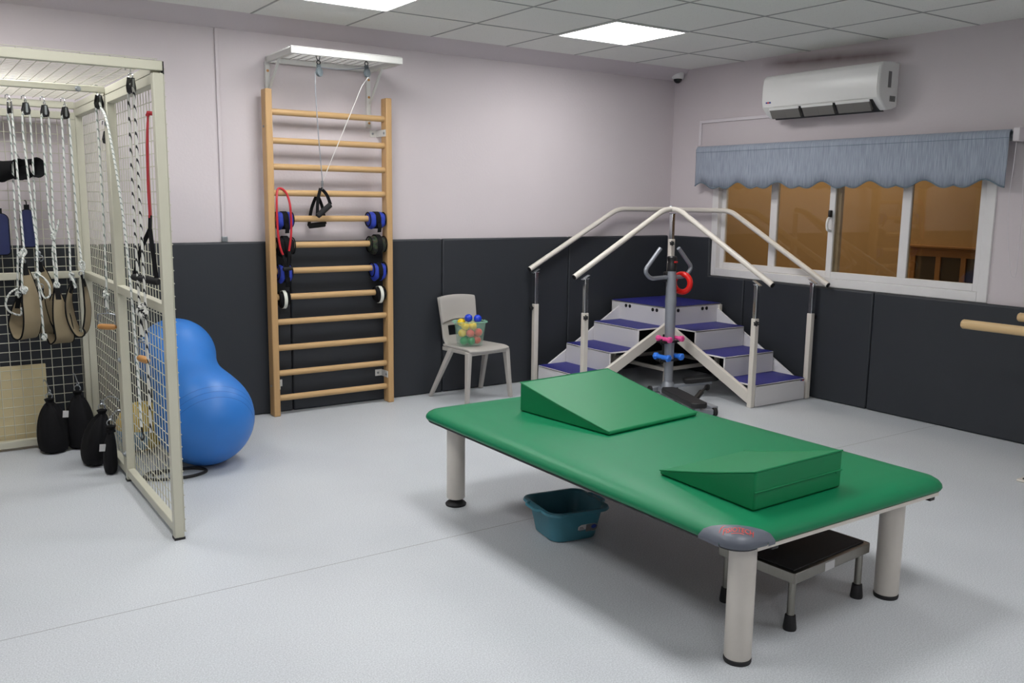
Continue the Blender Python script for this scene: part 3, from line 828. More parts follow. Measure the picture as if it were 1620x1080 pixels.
# ------------------------------------------------------------------ basket of balls
bk = thing('basket', 'translucent green tapered basket full of small balls on the chair seat', 'basket', (-2.132, -.262, SZ+.004), radians(-18))
R_ = rootmat(bk)
def rb(hx_, hy_, r, z): return [R_ @ Vector((x, y, z)) for x, y in rrect(-hx_, hx_, -hy_, hy_, r, 4)]
bm = B(); loft(bm, [rb(.078, .052, .018, 0), rb(.082, .055, .018, .004), rb(.102, .068, .02, .165)], cap1=False); P('tub', bm, M['basket'], bk, solid=.0025, smooth=50)
bm = B(); Rg = [rb(.102, .068, .02, .162), rb(.108, .074, .02, .164), rb(.110, .076, .02, .169), rb(.104, .070, .02, .171), rb(.100, .066, .02, .166)]
loft(bm, Rg, False, False); P('rim', bm, M['basketrim'], bk, smooth=60)
bm = B()
for s in (-1, 1): tube(bm, [R_ @ Vector((s*.114, y, .166)) for y in (-.03, .03)], .008, 8)
P('handle', bm, M['basketrim'], bk)
BR = .0280
balls = [(-.048, -.022, 0.034, 'greenp', 'green ball at the bottom left of the basket'), (.004, -.024, .033, 'greenp', 'green ball at the bottom middle of the basket, nearest the camera'),
         (.050, -.012, .037, 'redp', 'red ball at the bottom right of the basket'), (-.02, .028, .034, 'greenp', None), (.036, .031, .060, 'redp', None),
         (-.058, -.016, .089, 'yellow', 'yellow ball halfway up the left side of the basket'), (-.004, -.031, .087, 'redp', 'red ball halfway up the middle of the basket'),
         (.056, -.026, .092, 'redp', 'red ball halfway up the right side of the basket'), (-.030, .030, .089, 'yellow', None), (.030, .030, .118, 'yellow', None),
         (-.040, -.030, .137, 'yellow', 'yellow ball under the left blue ball in the basket'), (.014, -.030, .141, 'yellow', 'yellow ball between the two blue balls, lower in the basket'),
         (-.058, .012, .160, 'yellow', 'yellow ball peeking over the rim, left of the blue balls'),
         (-.012, -.010, .192, 'royal', 'left blue ball on top of the basket'), (.054, -.008, .186, 'royal', 'right blue ball on top of the basket')]
for x, y, z, m_, lb in balls:
    bm = B(); ball(bm, (0, 0, 0), BR, 24, 14); o = P('play_ball', bm, M[m_], None)
    c = R_ @ Vector((x, y, z)); o.location = c
    nm = {'greenp': 'green', 'redp': 'red', 'yellow': 'yellow'}.get(m_, 'blue')
    single(o, lb or f'{nm} ball at the back of the basket, mostly hidden by the others', 'ball', 'small balls in the basket')
# ================================================================== WALL BARS
wb = thing('wall_bars', 'beech wall bars with twelve rungs fixed to the back wall', 'wall bars', (-3.087, -.108, 0))
RZ = [1.890, 1.7185, 1.5615, 1.403, 1.245, 1.082, .921, .757, .599, .434, .271, .111]
for x0, x1 in ((-3.508, -3.465), (-2.707, -2.665)):
    bm = B(); box(bm, (x0, -.147, 0), (x1, -.068, 2.022)); P('upright', bm, M['wood'], wb, bevel=.007, seg=3)
for z in RZ:
    bm = B(); tube(bm, [(-3.466, -.108, z), (-2.706, -.108, z)], .0195, 20); P('rung', bm, M['woodx'], wb)
for x, sg in ((-3.465, 1), (-2.707, -1)):
    for z, w in ((1.800, .0), (.195, .04)):
        bm = B(); d = -.001 if z > 1 else -.041
        xx = x+sg*.002
        box(bm, (x, -.140, z-.022), (x+sg*.004, d, z+.022)); box(bm, (x, d-.004, z-.022), (x+sg*.050, d, z+.022))
        br_ = P('bracket', bm, M['whitepaint'], wb, bevel=.001)
        bm = B(); lathe(bm, [(0, 0), (.009, 0), (.009, .004), (.005, .007), (0, .007)], (x+sg*.003, -.122, z), (sg, 0, 0), 10)
        lathe(bm, [(0, 0), (.008, 0), (.008, .004), (0, .006)], (x+sg*.030, d-.003, z), (0, -1, 0), 10); P('screw', bm, M['zinc'], br_)
for z in (1.80, .195):
    bm = B(); lathe(bm, [(0, 0), (.008, 0), (.008, .003), (.004, .006), (0, .006)], (-3.508, -.108, z), (-1, 0, 0), 10); P('screw', bm, M['zinc'], wb)

# ------------------------------------------------------------------ cuff weights on the rungs
def cuff(x0, x1, z, r, m_, sm, label, drop=.012, lobes=2, tail=True, group='cuff weights on the wall bars', name='cuff_weight'):
    cx = (x0+x1)/2; hw = (x1-x0)/2
    t = thing(name, label, 'cuff weight', (cx, -.108, z-drop), 0, group)
    bm = B(); n = 30; prof = []
    K = 14
    for i in range(K+1):
        s = i/K; a = abs(sin(pi*lobes*s)) ** .35
        rr = .028+(r-.028)*a if 0 < i < K else .0265
        prof.append((rr, -hw+2*hw*s))
    q = []
    for i, (rr, s) in enumerate(prof):
        row = []
        for j in range(n):
            a = 2*pi*j/n; pk = 1+.05*cos(5*a+cx*9)
            off = -drop*(rr-.026)/(r-.026)
            row.append(bm.verts.new((cx+s, -.108+rr*pk*cos(a)*.92, z+off+rr*pk*sin(a))))
        q.append(row)
    inn = []
    for s in (hw, -hw): inn.append([bm.verts.new((cx+s*.98, -.108+.0215*cos(2*pi*j/n), z+.0215*sin(2*pi*j/n))) for j in range(n)])
    q = q + inn
    for a, b in zip(q, q[1:]+q[:1]):
        for j in range(n): bm.faces.new((a[j], a[(j+1) % n], b[(j+1) % n], b[j]))
    P('padded_cuff', bm, m_, t, smooth=70)
    rs = r*.93 if lobes == 2 else r+.002
    bm = B(); pts = [(cx, -.108+(rs+.002)*cos(a)*.93, z-drop*.8+(rs+.002)*sin(a)) for a in [2*pi*i/28 for i in range(28)]]
    band(bm, pts+[pts[0]], (1, 0, 0), min(.034, hw*.62), .004)
    if tail:
        band(bm, [(cx+.006, -.108-rs*.9, z-drop-rs*.25), (cx+.006, -.108-rs*1.0, z-drop-rs*.8), (cx+.008, -.108-rs*.75, z-drop-rs*1.45)], (1, 0, 0), .026, .004)
    P('strap', bm, sm, t, smooth=0)
    for s in (-1, 1):
        bm = B(); torus(bm, (cx+s*hw*.93, -.108, z-drop*.4), r*.80, .004, (1, 0, 0), 24, 6); P('edging', bm, M['blackcloth'], t)
    return t
BC = M['blackcloth']
cuff(-3.458, -3.345, 1.245, .056, M['bluecloth'], BC, 'blue cuff weight at the left end of the fifth rung from the top')
cuff(-2.832, -2.714, 1.245, .056, M['bluecloth'], BC, 'blue cuff weight at the right end of the fifth rung from the top')
cuff(-3.455, -3.342, 1.082, .062, M['bag'], BC, 'dark cuff weight at the left end of the sixth rung, behind the red tubing', lobes=1)
cuff(-2.824, -2.711, 1.082, .064, M['camo'], BC, 'camouflage cuff weight at the right end of the sixth rung', lobes=1, tail=False)
cuff(-3.452, -3.362, .921, .058, M['bluecloth'], BC, 'blue cuff weight at the left end of the seventh rung from the top', drop=.02)
cuff(-2.808, -2.712, .921, .058, M['bluecloth'], BC, 'blue cuff weight hanging low at the right end of the seventh rung', drop=.03, tail=False)
cuff(-3.448, -3.382, .757, .052, M['bag'], M['whitestrap'], 'small black cuff weight with a pale strap at the left end of the eighth rung', drop=.02, lobes=1, tail=False)
cuff(-2.786, -2.718, .757, .052, M['bag'], M['whitestrap'], 'small black cuff weight with a pale strap at the right end of the eighth rung', drop=.02, lobes=1, tail=False)

# ------------------------------------------------------------------ red tubing
rt = thing('resistance_tube', 'red rubber exercise tube looped over the fourth rung of the wall bars', 'exercise tube', (-3.43, -.15, 1.0))
bm = B(); tube(bm, spline([(-3.437, -.182, 1.026), (-3.452, -.178, 1.075), (-3.461, -.170, 1.17), (-3.461, -.163, 1.28), (-3.455, -.150, 1.36), (-3.442, -.128, 1.418), (-3.425, -.115, 1.431), (-3.405, -.125, 1.425), (-3.388, -.152, 1.39), (-3.380, -.178, 1.31), (-3.380, -.180, 1.16), (-3.399, -.184, 1.048)], 8), .0068, 10)
P('tube', bm, M['redrub'], rt)
bm = B(); band(bm, spline([(-3.437, -.182, 1.03), (-3.425, -.186, .985), (-3.412, -.186, .945)], 4), (1, .2, 0), .016, .004)
band(bm, spline([(-3.399, -.184, 1.05), (-3.402, -.188, .99), (-3.408, -.188, .945)], 4), (1, .2, 0), .016, .004); P('strap', bm, M['blackcloth'], rt)
bm = B(); cyl(bm, (-3.44, -.187, .938), (-3.385, -.187, .942), .012, 12); P('grip', bm, M['blackhandle'], rt)

# ------------------------------------------------------------------ mesh shelf with pulleys above the bars
sh = thing('wall_shelf', 'white steel mesh shelf on wall brackets above the wall bars', 'shelf', (-3.09, -.22, 2.18))
X0, X1, SYF = -3.452, -2.738, -.435
bm = B()
bar(bm, (X0, SYF, 2.212), (X1, SYF, 2.212), .024, .036); bar(bm, (X0, -.014, 2.205), (X1, -.014, 2.205), .024, .03)
for x in (X0+.012, X1-.012): bar(bm, (x, SYF+.012, 2.210), (x, -.026, 2.205), .022, .034)
P('frame', bm, M['whitepaint'], sh, bevel=.003)
bm = B()
for i in range(1, 14):
    x = X0+(X1-X0)*i/14; tube(bm, [(x, SYF, 2.232), (x, -.014, 2.224)], .0028, 6)
for i in range(0, 11):
    y = SYF+(-.014-SYF)*i/10; tube(bm, [(X0, y, 2.235-.008*i/10), (X1, y, 2.235-.008*i/10)], .0028, 6)
P('wire_mesh', bm, M['whitepaint'], sh)
for x, zb in ((X0+.006, 1.87), (X1-.034, 1.835)):
    bm = B(); box(bm, (x-.014, -.028, zb), (x+.014, 0, 2.195)); bar(bm, (x+.012, -.20, 2.196), (x+.006, -.012, zb+.14), .012, .016, (1, 0, 0))
    br_ = P('bracket', bm, M['whitepaint'], sh, bevel=.002)
    bm = B()
    for z in (2.14, 2.03, zb+.03): lathe(bm, [(0, 0), (.008, 0), (.008, .003), (0, .006)], (x, -.028, z), (0, -1, 0), 10)
    P('screw', bm, M['gripwood'], br_)
M['bluegrey'] = mat('blue_grey_plastic', (104, 114, 120), 0.45)
def mini_pulley(x, y, z, top, label):
    t = thing('cord_pulley', label, 'pulley', (x, y, z), 0, 'grey pulleys under the wall shelf')
    bm = B(); lathe(bm, [(0, -.009), (.014, -.009), (.026, -.008), (.027, -.003), (.021, 0), (.027, .003), (.026, .008), (.014, .009), (0, .009)], (x, y, z), (.5, -.85, 0), 24); P('wheel', bm, M['bluegrey'], t)
    bm = B(); bar(bm, (x, y, z-.005), (x-.004, y, z+.045), .012, .026); P('yoke', bm, M['bluegrey'], t, bevel=.003)
    bm = B(); torus(bm, (x-.004, y, z+.055), .011, .003, (0, 1, 0), 14, 6)
    tube(bm, spline([(x-.004, y, z+.062), (x-.016, y, z+.08), (x-.02, y, top)], 4), .0025, 6); tube(bm, spline([(x-.004, y, z+.062), (x+.004, y, z+.08), (x+.006, y, top)], 4), .0025, 6)
    P('hook', bm, M['black'], t)
mini_pulley(-3.236, -.33, 2.118, 2.226, 'grey pulley under the left half of the wall shelf')
mini_pulley(-2.925, -.33, 2.140, 2.226, 'grey pulley under the right half of the wall shelf')
hp = thing('stirrup_rope', 'grey cord running over both shelf pulleys down to two black stirrup handles', 'exercise rope', (-3.15, -.2, 1.2))
bm = B(); tube(bm, spline([(-3.262, -.33, 2.115), (-3.256, -.315, 2.0), (-3.215, -.25, 1.72), (-3.175, -.195, 1.478)], 6), .0036, 8)
tube(bm, spline([(-3.236, -.33, 2.146), (-3.08, -.33, 2.146), (-2.935, -.33, 2.168)], 4), .0036, 8); P('cord', bm, M['ropeplain'], hp)
bm = B(); tube(bm, [(-2.925, -.35, 2.113), (-2.96, -.33, 2.06), (-3.172, -.185, 1.472)], .0024, 8); P('cord', bm, M['whitecord'], hp, label='white end of the cord')
bm = B(); cyl(bm, (-3.174, -.19, 1.482), (-3.174, -.188, 1.448), .008, 10); torus(bm, (-3.174, -.188, 1.440), .010, .003, (1, 0, 0), 14, 6); P('clip', bm, M['zinc'], hp)
def stirrup(apex, g0, g1):
    bm = B(); a, p, q = Vector(apex), Vector(g0), Vector(g1)
    mid = (p+q)/2
    for e in (p, q):
        pts = spline([a, a*.5+e*.5+Vector(((e-mid).x*.15, 0, .012)), e], 6); band(bm, pts, (1, -.45, .25), .020, .003)
    P('strap', bm, M['blackcloth'], hp)
    bm = B(); tube(bm, [p, p*.97+q*.03, p*.5+q*.5, p*.03+q*.97, q], [.013, .0175, .018, .0175, .013], 14); P('grip', bm, M['blackhandle'], hp)
stirrup((-3.182, -.180, 1.436), (-3.208, -.182, 1.262), (-3.118, -.182, 1.335))
stirrup((-3.160, -.068, 1.40), (-3.218, -.062, 1.198), (-3.108, -.062, 1.210))

# ================================================================== CORNER STEPS
st_ = thing('corner_stairs', 'white corner training stairs with navy treads and handrails in the far right corner', 'training stairs', (-.67, -.70, 0))
LV = [.155, .305, .455, .600]
YR = [-1.565, -1.275, -.985, -.700]; XRa, XRb = -.648, -.135
XLs = [-1.485, -1.222, -.955, -.690]; YLa, YLb = -.705, -.195
SW = M['stairwhite']; BT = M['bluetread']
PXF, PYF = -.672, -.700       # inner post
for i in range(3):
    z = LV[i]; zb = 0.004 if i == 0 else LV[i-1]
    bm = B(); box(bm, (XRa, YR[i], zb-.0), (XRb, YR[i]+.012, z-.004)); P('riser', bm, SW, st_, bevel=.002)
    bm = B(); box(bm, (XRa, YR[i], z-.014), (XRb, YR[i+1]+.012, z-.003)); tr = P('step', bm, SW, st_, bevel=.002)
    bm = B(); box(bm, (XRa+.004, YR[i]+.006, z-.003), (XRb-.002, YR[i+1], z+.001)); P('tread', bm, BT, tr, smooth=0)
    bm = B(); box(bm, (XLs[i], YLa, zb), (XLs[i]+.012, YLb, z-.004)); P('riser', bm, SW, st_, bevel=.002)
    bm = B(); box(bm, (XLs[i], YLa, z-.014), (XLs[i+1]+.012, YLb, z-.003)); tr = P('step', bm, SW, st_, bevel=.002)
    bm = B(); box(bm, (XLs[i]+.006, YLa+.004, z-.003), (XLs[i+1], YLb-.002, z+.001)); P('tread', bm, BT, tr, smooth=0)
# platform
bm = B(); z = LV[3]
box(bm, (XLs[3], YR[3], z-.012), (-.085, -.085, z-.003))
box(bm, (XRa-.04, YR[3], LV[2]), (-.085, YR[3]+.012, z-.003)); box(bm, (XLs[3], YR[3], LV[2]), (XLs[3]+.012, -.085, z-.003))
box(bm, (XLs[3], -.097, LV[2]), (-.085, -.085, z-.003)); box(bm, (-.097, YR[3], LV[2]), (-.085, -.085, z-.003))
pf = P('platform', bm, SW, st_, bevel=.002)
bm = B(); box(bm, (XLs[3]+.006, YR[3]+.006, z-.003), (-.09, -.09, z+.001)); P('platform_tread', bm, BT, pf, smooth=0)
bm = B()
for d in (.070, .115, .375, .420):
    for o_, n in (((XRa-.02+d, YR[3], z-.032), (0, -1, 0)), ((XLs[3], YLa+.02+d, z-.032), (-1, 0, 0))):
        lathe(bm, [(0, 0), (.014, 0), (.014, .003), (.006, .006), (0, .006)], o_, n, 14)
P('bolt', bm, M['black'], pf)
# platform legs and base frame
bm = B(); pz = .125
for a, b in (((-.672, -.700), (-.105, -.700)), ((-.672, -.700), (-.672, -.110)), ((-.105, -.700), (-.105, -.110)), ((-.672, -.110), (-.105, -.110))): bar(bm, (*a, pz), (*b, pz), .026, .026)
for x, y in ((-.105, -.700), (-.105, -.110), (-.672, -.110)): box(bm, (x-.015, y-.015, 0), (x+.015, y+.015, z-.01))
P('base_frame', bm, M['cream'], st_, bevel=.002)
# stringers
bm = B(); bar(bm, (XRa-.022, -1.548, .055), (XRa-.022, -.702, .452), .03, .075); P('stringer', bm, M['cream'], st_, bevel=.003)
bm = B(); bar(bm, (-1.455, YLa-.002-.013, .055), (-.675, YLa-.002-.013, .452), .03, .075); P('stringer', bm, M['cream'], st_, bevel=.003)
bm = B(); prism(bm, [(-1.55, .0), (-1.55, .10), (-.70, .56), (-.70, .42)], lambda a, b, n: (n, a, b), XRb+.006, XRb+.022); P('stringer', bm, SW, st_, bevel=.002)
bm = B(); prism(bm, [(-1.47, .0), (-1.47, .10), (-.69, .56), (-.69, .42)], lambda a, b, n: (a, n, b), YLb+.006, YLb+.022); P('stringer', bm, SW, st_, bevel=.002)
# posts: cream sleeve, chrome slider, knob
def post(x, y, zs, zt, knob, zb=0.0):
    bm = B(); box(bm, (x-.019, y-.019, zb), (x+.019, y+.019, zs)); o = P('post', bm, M['cream'], st_, bevel=.004)
    bm = B(); box(bm, (x-.0145, y-.0145, zs-.02), (x+.0145, y+.0145, zt)); box(bm, (x-.022, y-.016, zt-.006), (x+.022, y+.016, zt)); P('slider', bm, M['chrome'], o, bevel=.003)
    k = Vector(knob); bm = B()
    base = Vector((x, y, zs-.03))+k*.019
    lathe(bm, [(0, 0), (.006, 0), (.006, .012), (.012, .013), (.013, .026), (.008, .03), (0, .03)], base, k, 12)
    q = Vector((0, 0, 1)).rotation_difference(k)
    for i in range(6):
        a = i*pi/3; c = base + q @ Vector((.013*cos(a), .013*sin(a), .013)); cyl(bm, c, c+k*.013, .006, 8)
    P('knob', bm, M['black'], o)
    return o
post(-.672, -1.545, .612, .842, (-.6, -.8, 0)); post(-.088, -1.545, .612, .832, (1, 0, 0))
post(-1.468, -.715, .606, .848, (-.5, -.85, 0)); post(-1.452, -.10, .606, .848, (-1, 0, 0))
post(-.652, -.702, 1.107, 1.296, (-.62, -.78, 0))
# handrails
def rail(pts, rad, name='handrail'):
    bm = B(); tube(bm, fillet(pts, rad, 10), .0195, 18, cap=False); o = P(name, bm, M['cream'], st_)
    bm = B(); a, b = Vector(pts[0]), Vector(pts[1]); d = (b-a).normalized()
    tube(bm, [a-d*.003, a+d*.012], .0178, 18); P('end_plug', bm, M['black'], o)
rail([(-.670, -1.672, .846), (-.656, -.785, 1.316), (-.655, -.695, 1.327)], .10)
rail([(-1.562, -.704, .858), (-.755, -.700, 1.312), (-.668, -.697, 1.327)], .10)
rail([(-.085, -1.668, .822), (-.085, -.745, 1.316), (-.085, -.110, 1.316)], .07)
rail([(-1.505, -.090, .868), (-.655, -.090, 1.318), (-.110, -.090, 1.316)], .07)
bm = B(); torus(bm, (-.661, -.697, 1.327), .0205, .003, (1, 1, 0), 20, 6); P('joint_ring', bm, M['zinc'], st_)
for x, y, z_, dx, dy in ((-.672, -1.545, .864, 0, 1), (-.088, -1.545, .852, 0, 1), (-1.468, -.712, .868, 1, 0), (-1.452, -.095, .868, 1, 0)):
    bm = B(); bar(bm, (x-dx*.03, y-dy*.03, z_-.018-.012), (x+dx*.03, y+dy*.03, z_-.018+.018), .03, .005); P('rail_clamp', bm, M['zinc'], st_, bevel=.001)
for k, (m_, w) in enumerate((('bluelabel', .018), ('logo', .014))):
    bm = B(); x = -.182+k*.020
    bm = prism(bm, [(x, .136), (x+w, .136), (x+w+.004, .145), (x+.004, .145)], lambda a, b, n: (a, n, b), YR[0]-.0012, YR[0]+.001); P('printed_mark', bm, M[m_], st_, smooth=0)

# ================================================================== STEPPER
sp_ = thing('stepper', 'grey stepping trainer with a tall post and bent handlebar in front of the corner stairs', 'stepper', (-.90, -.97, 0))
SG = M['silver']
pb, pt = Vector((-.888, -.968, .055)), Vector((-.882, -.952, .905))
bm = B(); tube(bm, [pb, pb.lerp(pt, .72), pb.lerp(pt, .72), pt], [.030, .030, .0315, .0315], 24); P('post', bm, SG, sp_)
bm = B(); tube(bm, [pt-Vector((0, 0, .01)), pt+Vector((0, 0, .045)), pt+Vector((0, 0, .05)), pt+Vector((.002, .003, .085)), pt+Vector((.002, .003, .095))], [.034, .033, .030, .036, .03], 20); P('clamp_cap', bm, M['black'], sp_)
bm = B(); box(bm, (-.893, -.993, .955), (-.868, -.985, .967)); P('badge', bm, M['redp'], sp_, smooth=0)
# handlebar
hy = -.940
bm = B(); tube(bm, fillet([(-1.006, hy-.02, 1.058), (-1.150, hy-.02, .905), (-1.085, hy-.01, .848), (-.91, hy, .852), (-.745, hy-.01, .850), (-.690, hy-.02, .915), (-.832, hy-.02, 1.056)], .05, 8), .0145, 14); P('handlebar', bm, SG, sp_)
bm = B(); box(bm, (-.925, hy-.004, .82), (-.86, hy+.03, .89)); P('bracket', bm, M['black'], sp_, bevel=.006)
# base
bm = B(); bar(bm, (-.895, -.90, .042), (-1.035, -1.56, .034), .05, .04); bar(bm, (-.935, -.845, .03), (-.745, -.885, .03), .04, .035); bar(bm, (-1.23, -1.515, .03), (-1.085, -1.59, .03), .035, .035)
P('base', bm, SG, sp_, bevel=.006)
bm = B(); tube(bm, [pb-Vector((0, 0, .035)), pb+Vector((0, 0, .03)), pb+Vector((0, 0, .05))], [.055, .045, .032], 20); P('collar', bm, SG, sp_)
for a, b in (((-.935, -.845, .027), (-.955, -.840, .027)), ((-.745, -.885, .027), (-.725, -.889, .027)), ((-1.23, -1.515, .03), (-1.25, -1.504, .03)), ((-1.085, -1.59, .03), (-1.062, -1.60, .03))):
    bm = B(); cyl(bm, a, b, .027, 18); P('end_cap', bm, M['rubber'], sp_, bevel=.004)
def pedal(p, q, w, grip):
    p, q = Vector(p), Vector(q); d = (q-p).normalized(); s = d.cross(Vector((0, 0, 1))).normalized()
    n = s.cross(d)
    bm = B()
    poly = [(0, w*.6), (.05, w), (.22, w*1.02), ((q-p).length-.02, w*.9), ((q-p).length, w*.5)]
    poly = [(a, c/2) for a, c in poly] + [(a, -c/2) for a, c in reversed(poly)]
    prism(bm, poly, lambda a, b, k: p+d*a+s*b+n*k, 0, .036); o = P('pedal', bm, M['rubber'], sp_, bevel=.007, seg=3)
    bm = B(); bar(bm, p-d*.10-n*.012, q-d*.05-n*.012, .032, .024, n); P('pedal_arm', bm, SG, o, bevel=.003)
pedal((-.800, -1.035, .092), (-.585, -1.165, .120), .105, 1)
pedal((-1.015, -1.090, .062), (-1.255, -1.640, .080), .120, 1)
bm = B(); cyl(bm, (-.985, -1.33, .05), (-.865, -1.27, .075), .019, 16); cyl(bm, (-.865, -1.27, .075), (-.745, -1.21, .098), .008, 12); P('piston', bm, M['black'], sp_)
bm = B(); cyl(bm, (-.76, -1.225, .088), (-.735, -1.205, .088), .02, 16); P('roller', bm, M['black'], sp_)
# dumbbell holder
bm = B()
for z_ in (.395, .262):
    bar(bm, (-.985, -.975, z_), (-.83, -.962, z_), .085, .010)
    for xx in (-.975, -.85): torus(bm, (xx, -.985, z_+.004), .02, .005, (0, 1, 0), 16, 6)
bar(bm, (-.905, -.938, .25), (-.902, -.938, .44), .05, .012, (1, 0, 0))
P('dumbbell_holder', bm, M['black'], sp_, bevel=.002)
# dumbbells
def dumbbell(x, y0_, y1_, z_, rr, m_, label, grp):
    t = thing('dumbbell', label, 'dumbbell', (x, (y0_+y1_)/2, z_-rr), 0, grp)
    bm = B(); tube(bm, [(x, y0_+.02, z_), (x, (y0_+y1_)/2, z_), (x, y1_-.02, z_)], [rr*.55, rr*.62, rr*.55], 14); P('handle', bm, m_, t)
    for y, s in ((y0_, 1), (y1_, -1)):
        bm = B(); lathe(bm, [(0, 0), (rr*.72, 0), (rr, rr*.25), (rr, .024), (rr*.62, .034), (0, .034)], (x, y, z_), (0, s, 0), 6); P('head', bm, m_, t, bevel=.003, smooth=25)
dumbbell(-.968, -1.062, -.920, .420, .0235, M['pink'], 'pink dumbbell on the left of the stepper post', 'dumbbells on the stepper post')
dumbbell(-.848, -1.058, -.920, .420, .0235, M['pink'], 'pink dumbbell on the right of the stepper post', 'dumbbells on the stepper post')
dumbbell(-.975, -1.064, -.908, .290, .0275, M['bluedb'], 'blue dumbbell on the left of the stepper post', 'dumbbells on the stepper post')
dumbbell(-.848, -1.060, -.908, .290, .0275, M['bluedb'], 'blue dumbbell on the right of the stepper post', 'dumbbells on the stepper post')
bm = B(); torus(bm, (-.775, -.952, .806), .064, .0205, (.95, .30, .0), 40, 14)
single(P('exercise_ring', bm, M['ring']), 'glossy red ring hanging on the right side of the stepper handlebar', 'ring')

# ================================================================== WOODEN PARALLEL BARS AT THE RIGHT EDGE
pbt = thing('parallel_bars', 'pair of round wooden walking rails cut off by the right edge of the photo', 'parallel bars', (-.40, -4.2, 0))
def pbar(x, y0_, z_):
    bm = B(); tube(bm, [(x, y0_, z_), (x, y0_-.006, z_), (x, -5.6, z_)], [.022, .026, .026], 20); P('rail', bm, M['woody'], pbt)
pbar(-.60, -2.925, .738); pbar(-.12, -2.985, .752)
for y in (-3.46, -5.2):
    for x, z_ in ((-.60, .738), (-.12, .752)):
        bm = B(); cyl(bm, (x, y, .01), (x, y, z_-.02), .019, 16); P('post', bm, M['cream'], pbt)
    bm = B(); box(bm, (-.79, y-.14, 0), (-.05, y+.08, .012)); P('base_plate', bm, M['cream'], pbt, bevel=.003)
    bm = B(); box(bm, (-.77, y-.12, .012), (-.07, y+.06, .018)); P('rubber_strip', bm, M['rubber'], pbt, bevel=.002)
# ================================================================== SUSPENSION CAGE
cg = thing('therapy_cage', 'ivory steel mesh suspension cage standing at the left of the room', 'cage', (-5.5, -1.03, 0))
CX, CXL = -4.52, -6.52; CYB, CYM, CYF = -.120, -1.0, -1.945; CZ = 1.868
CG = M['cage']; PW = .038
def beam(nm, a, b, w=PW, h=PW, up=(0, 0, 1)):
    bm = B(); bar(bm, a, b, w, h, up); return P(nm, bm, CG, cg, bevel=.003)
h2 = PW/2
xs = CX-h2
beam('post', (xs, CYF+h2, .006), (xs, CYF+h2, CZ-.036), up=(1, 0, 0))
beam('post', (xs, CYM-h2, .006), (xs, CYM-h2, CZ-.04), up=(1, 0, 0))
beam('post', (xs, CYM+h2, .03), (xs, CYM+h2, CZ-.04), up=(1, 0, 0))
beam('post', (xs, CYB-h2, .006), (xs, CYB-h2, CZ-.03), up=(1, 0, 0))
for ya, yb in ((CYF+PW, CYM-PW), (CYM+PW, CYB-PW)):
    for z in (.045, .940, CZ-.045-.012): beam('side_rail', (xs, ya, z), (xs, yb, z), PW*.9, PW)
beam('top_beam', (CX, CYF+.014, CZ-.010), (CXL, CYF+.014, CZ-.010), .028, .036)
beam('top_beam', (CX-PW, CYM, CZ-.016), (CXL, CYM, CZ-.016), .030, .028)
beam('top_beam', (CX-PW, CYB-.02, CZ-.020), (CXL, CYB-.02, CZ-.020), PW, .036)
beam('top_beam', (xs, CYF+PW, CZ-.022), (xs, CYM-.02, CZ-.022), PW, .034); beam('top_beam', (xs, CYM+.02, CZ-.022), (xs, CYB-.04, CZ-.022), PW, .034)
for z in (.035, .945, CZ-.075): beam('rear_rail', (CX-PW, CYB-h2, z), (CXL, CYB-h2, z), PW, PW)
for x in (CX-PW-.015, -5.52, CXL+.02): beam('rear_post', (x, CYB-h2-.002, .05), (x, CYB-h2-.002, CZ-.09), .03, .03, (0, 1, 0))
for y in (CYF+h2, CYM, CYB-h2): beam('post', (CXL+.02, y, .004), (CXL+.02, y, CZ-.04), up=(1, 0, 0))
for y in (CYF+h2, CYM-h2, CYB-h2):
    bm = B(); box(bm, (xs-.021, y-.021, 0), (xs+.021, y+.021, .010)); P('foot', bm, M['rubber'], cg)
bm = B(); box(bm, (CX-.001, CYF-.001, CZ-.040), (CX+.003, CYF+PW-.002, CZ+.006)); P('end_cap', bm, M['rubber'], cg)
def wiremesh(nm, o, u, v, U, V, n, r=.0021, s=.0505):
    """welded grid: origin o, unit directions u,v, sizes U,V, n = offset between the two wire layers"""
    o, u, v, n = Vector(o), Vector(u), Vector(v), Vector(n); bm = B()
    i = 0
    while i*s <= U+1e-6: tube(bm, [o+u*i*s, o+u*i*s+v*V], r, 5); i += 1
    i = 0
    while i*s <= V+1e-6: tube(bm, [o+v*i*s+n*2*r, o+v*i*s+u*U+n*2*r], r, 5); i += 1
    return P(nm, bm, CG, cg)
wiremesh('mesh_panel', (CX+.003, CYF+.006, .03), (0, 1, 0), (0, 0, 1), (CYM-CYF)-.01, CZ-.05, (1, 0, 0))
wiremesh('mesh_panel', (CX+.003, CYM+.01, .03), (0, 1, 0), (0, 0, 1), (CYB-CYM)-.02, CZ-.05, (1, 0, 0))
wiremesh('mesh_panel', (CXL, CYB+.004, .03), (1, 0, 0), (0, 0, 1), 1.0-.02, CZ-.08, (0, 1, 0))
wiremesh('mesh_panel', (-5.50, CYB+.004, .03), (1, 0, 0), (0, 0, 1), .985, CZ-.08, (0, 1, 0))
wiremesh('mesh_panel', (CXL, CYF-.004, CZ+.009), (1, 0, 0), (0, 1, 0), CX-CXL-.02, CYM-CYF-.01, (0, 0, 1), .0015)
wiremesh('mesh_panel', (CXL, CYM+.008, CZ+.009), (1, 0, 0), (0, 1, 0), CX-CXL-.02, CYB-CYM-.03, (0, 0, 1), .0015)
for y, z in ((CYM-h2, 1.70), (CYM-h2, .60), (CYM-h2, .135), (CYB-h2, 1.69), (CYB-h2, 1.15)):
    bm = B(); lathe(bm, [(0, 0), (.016, 0), (.016, .003), (.009, .004), (.009, .010), (0, .011)], (CX-PW, y, z), (-1, 0, 0), 14); P('bolt', bm, M['zinc'], cg)
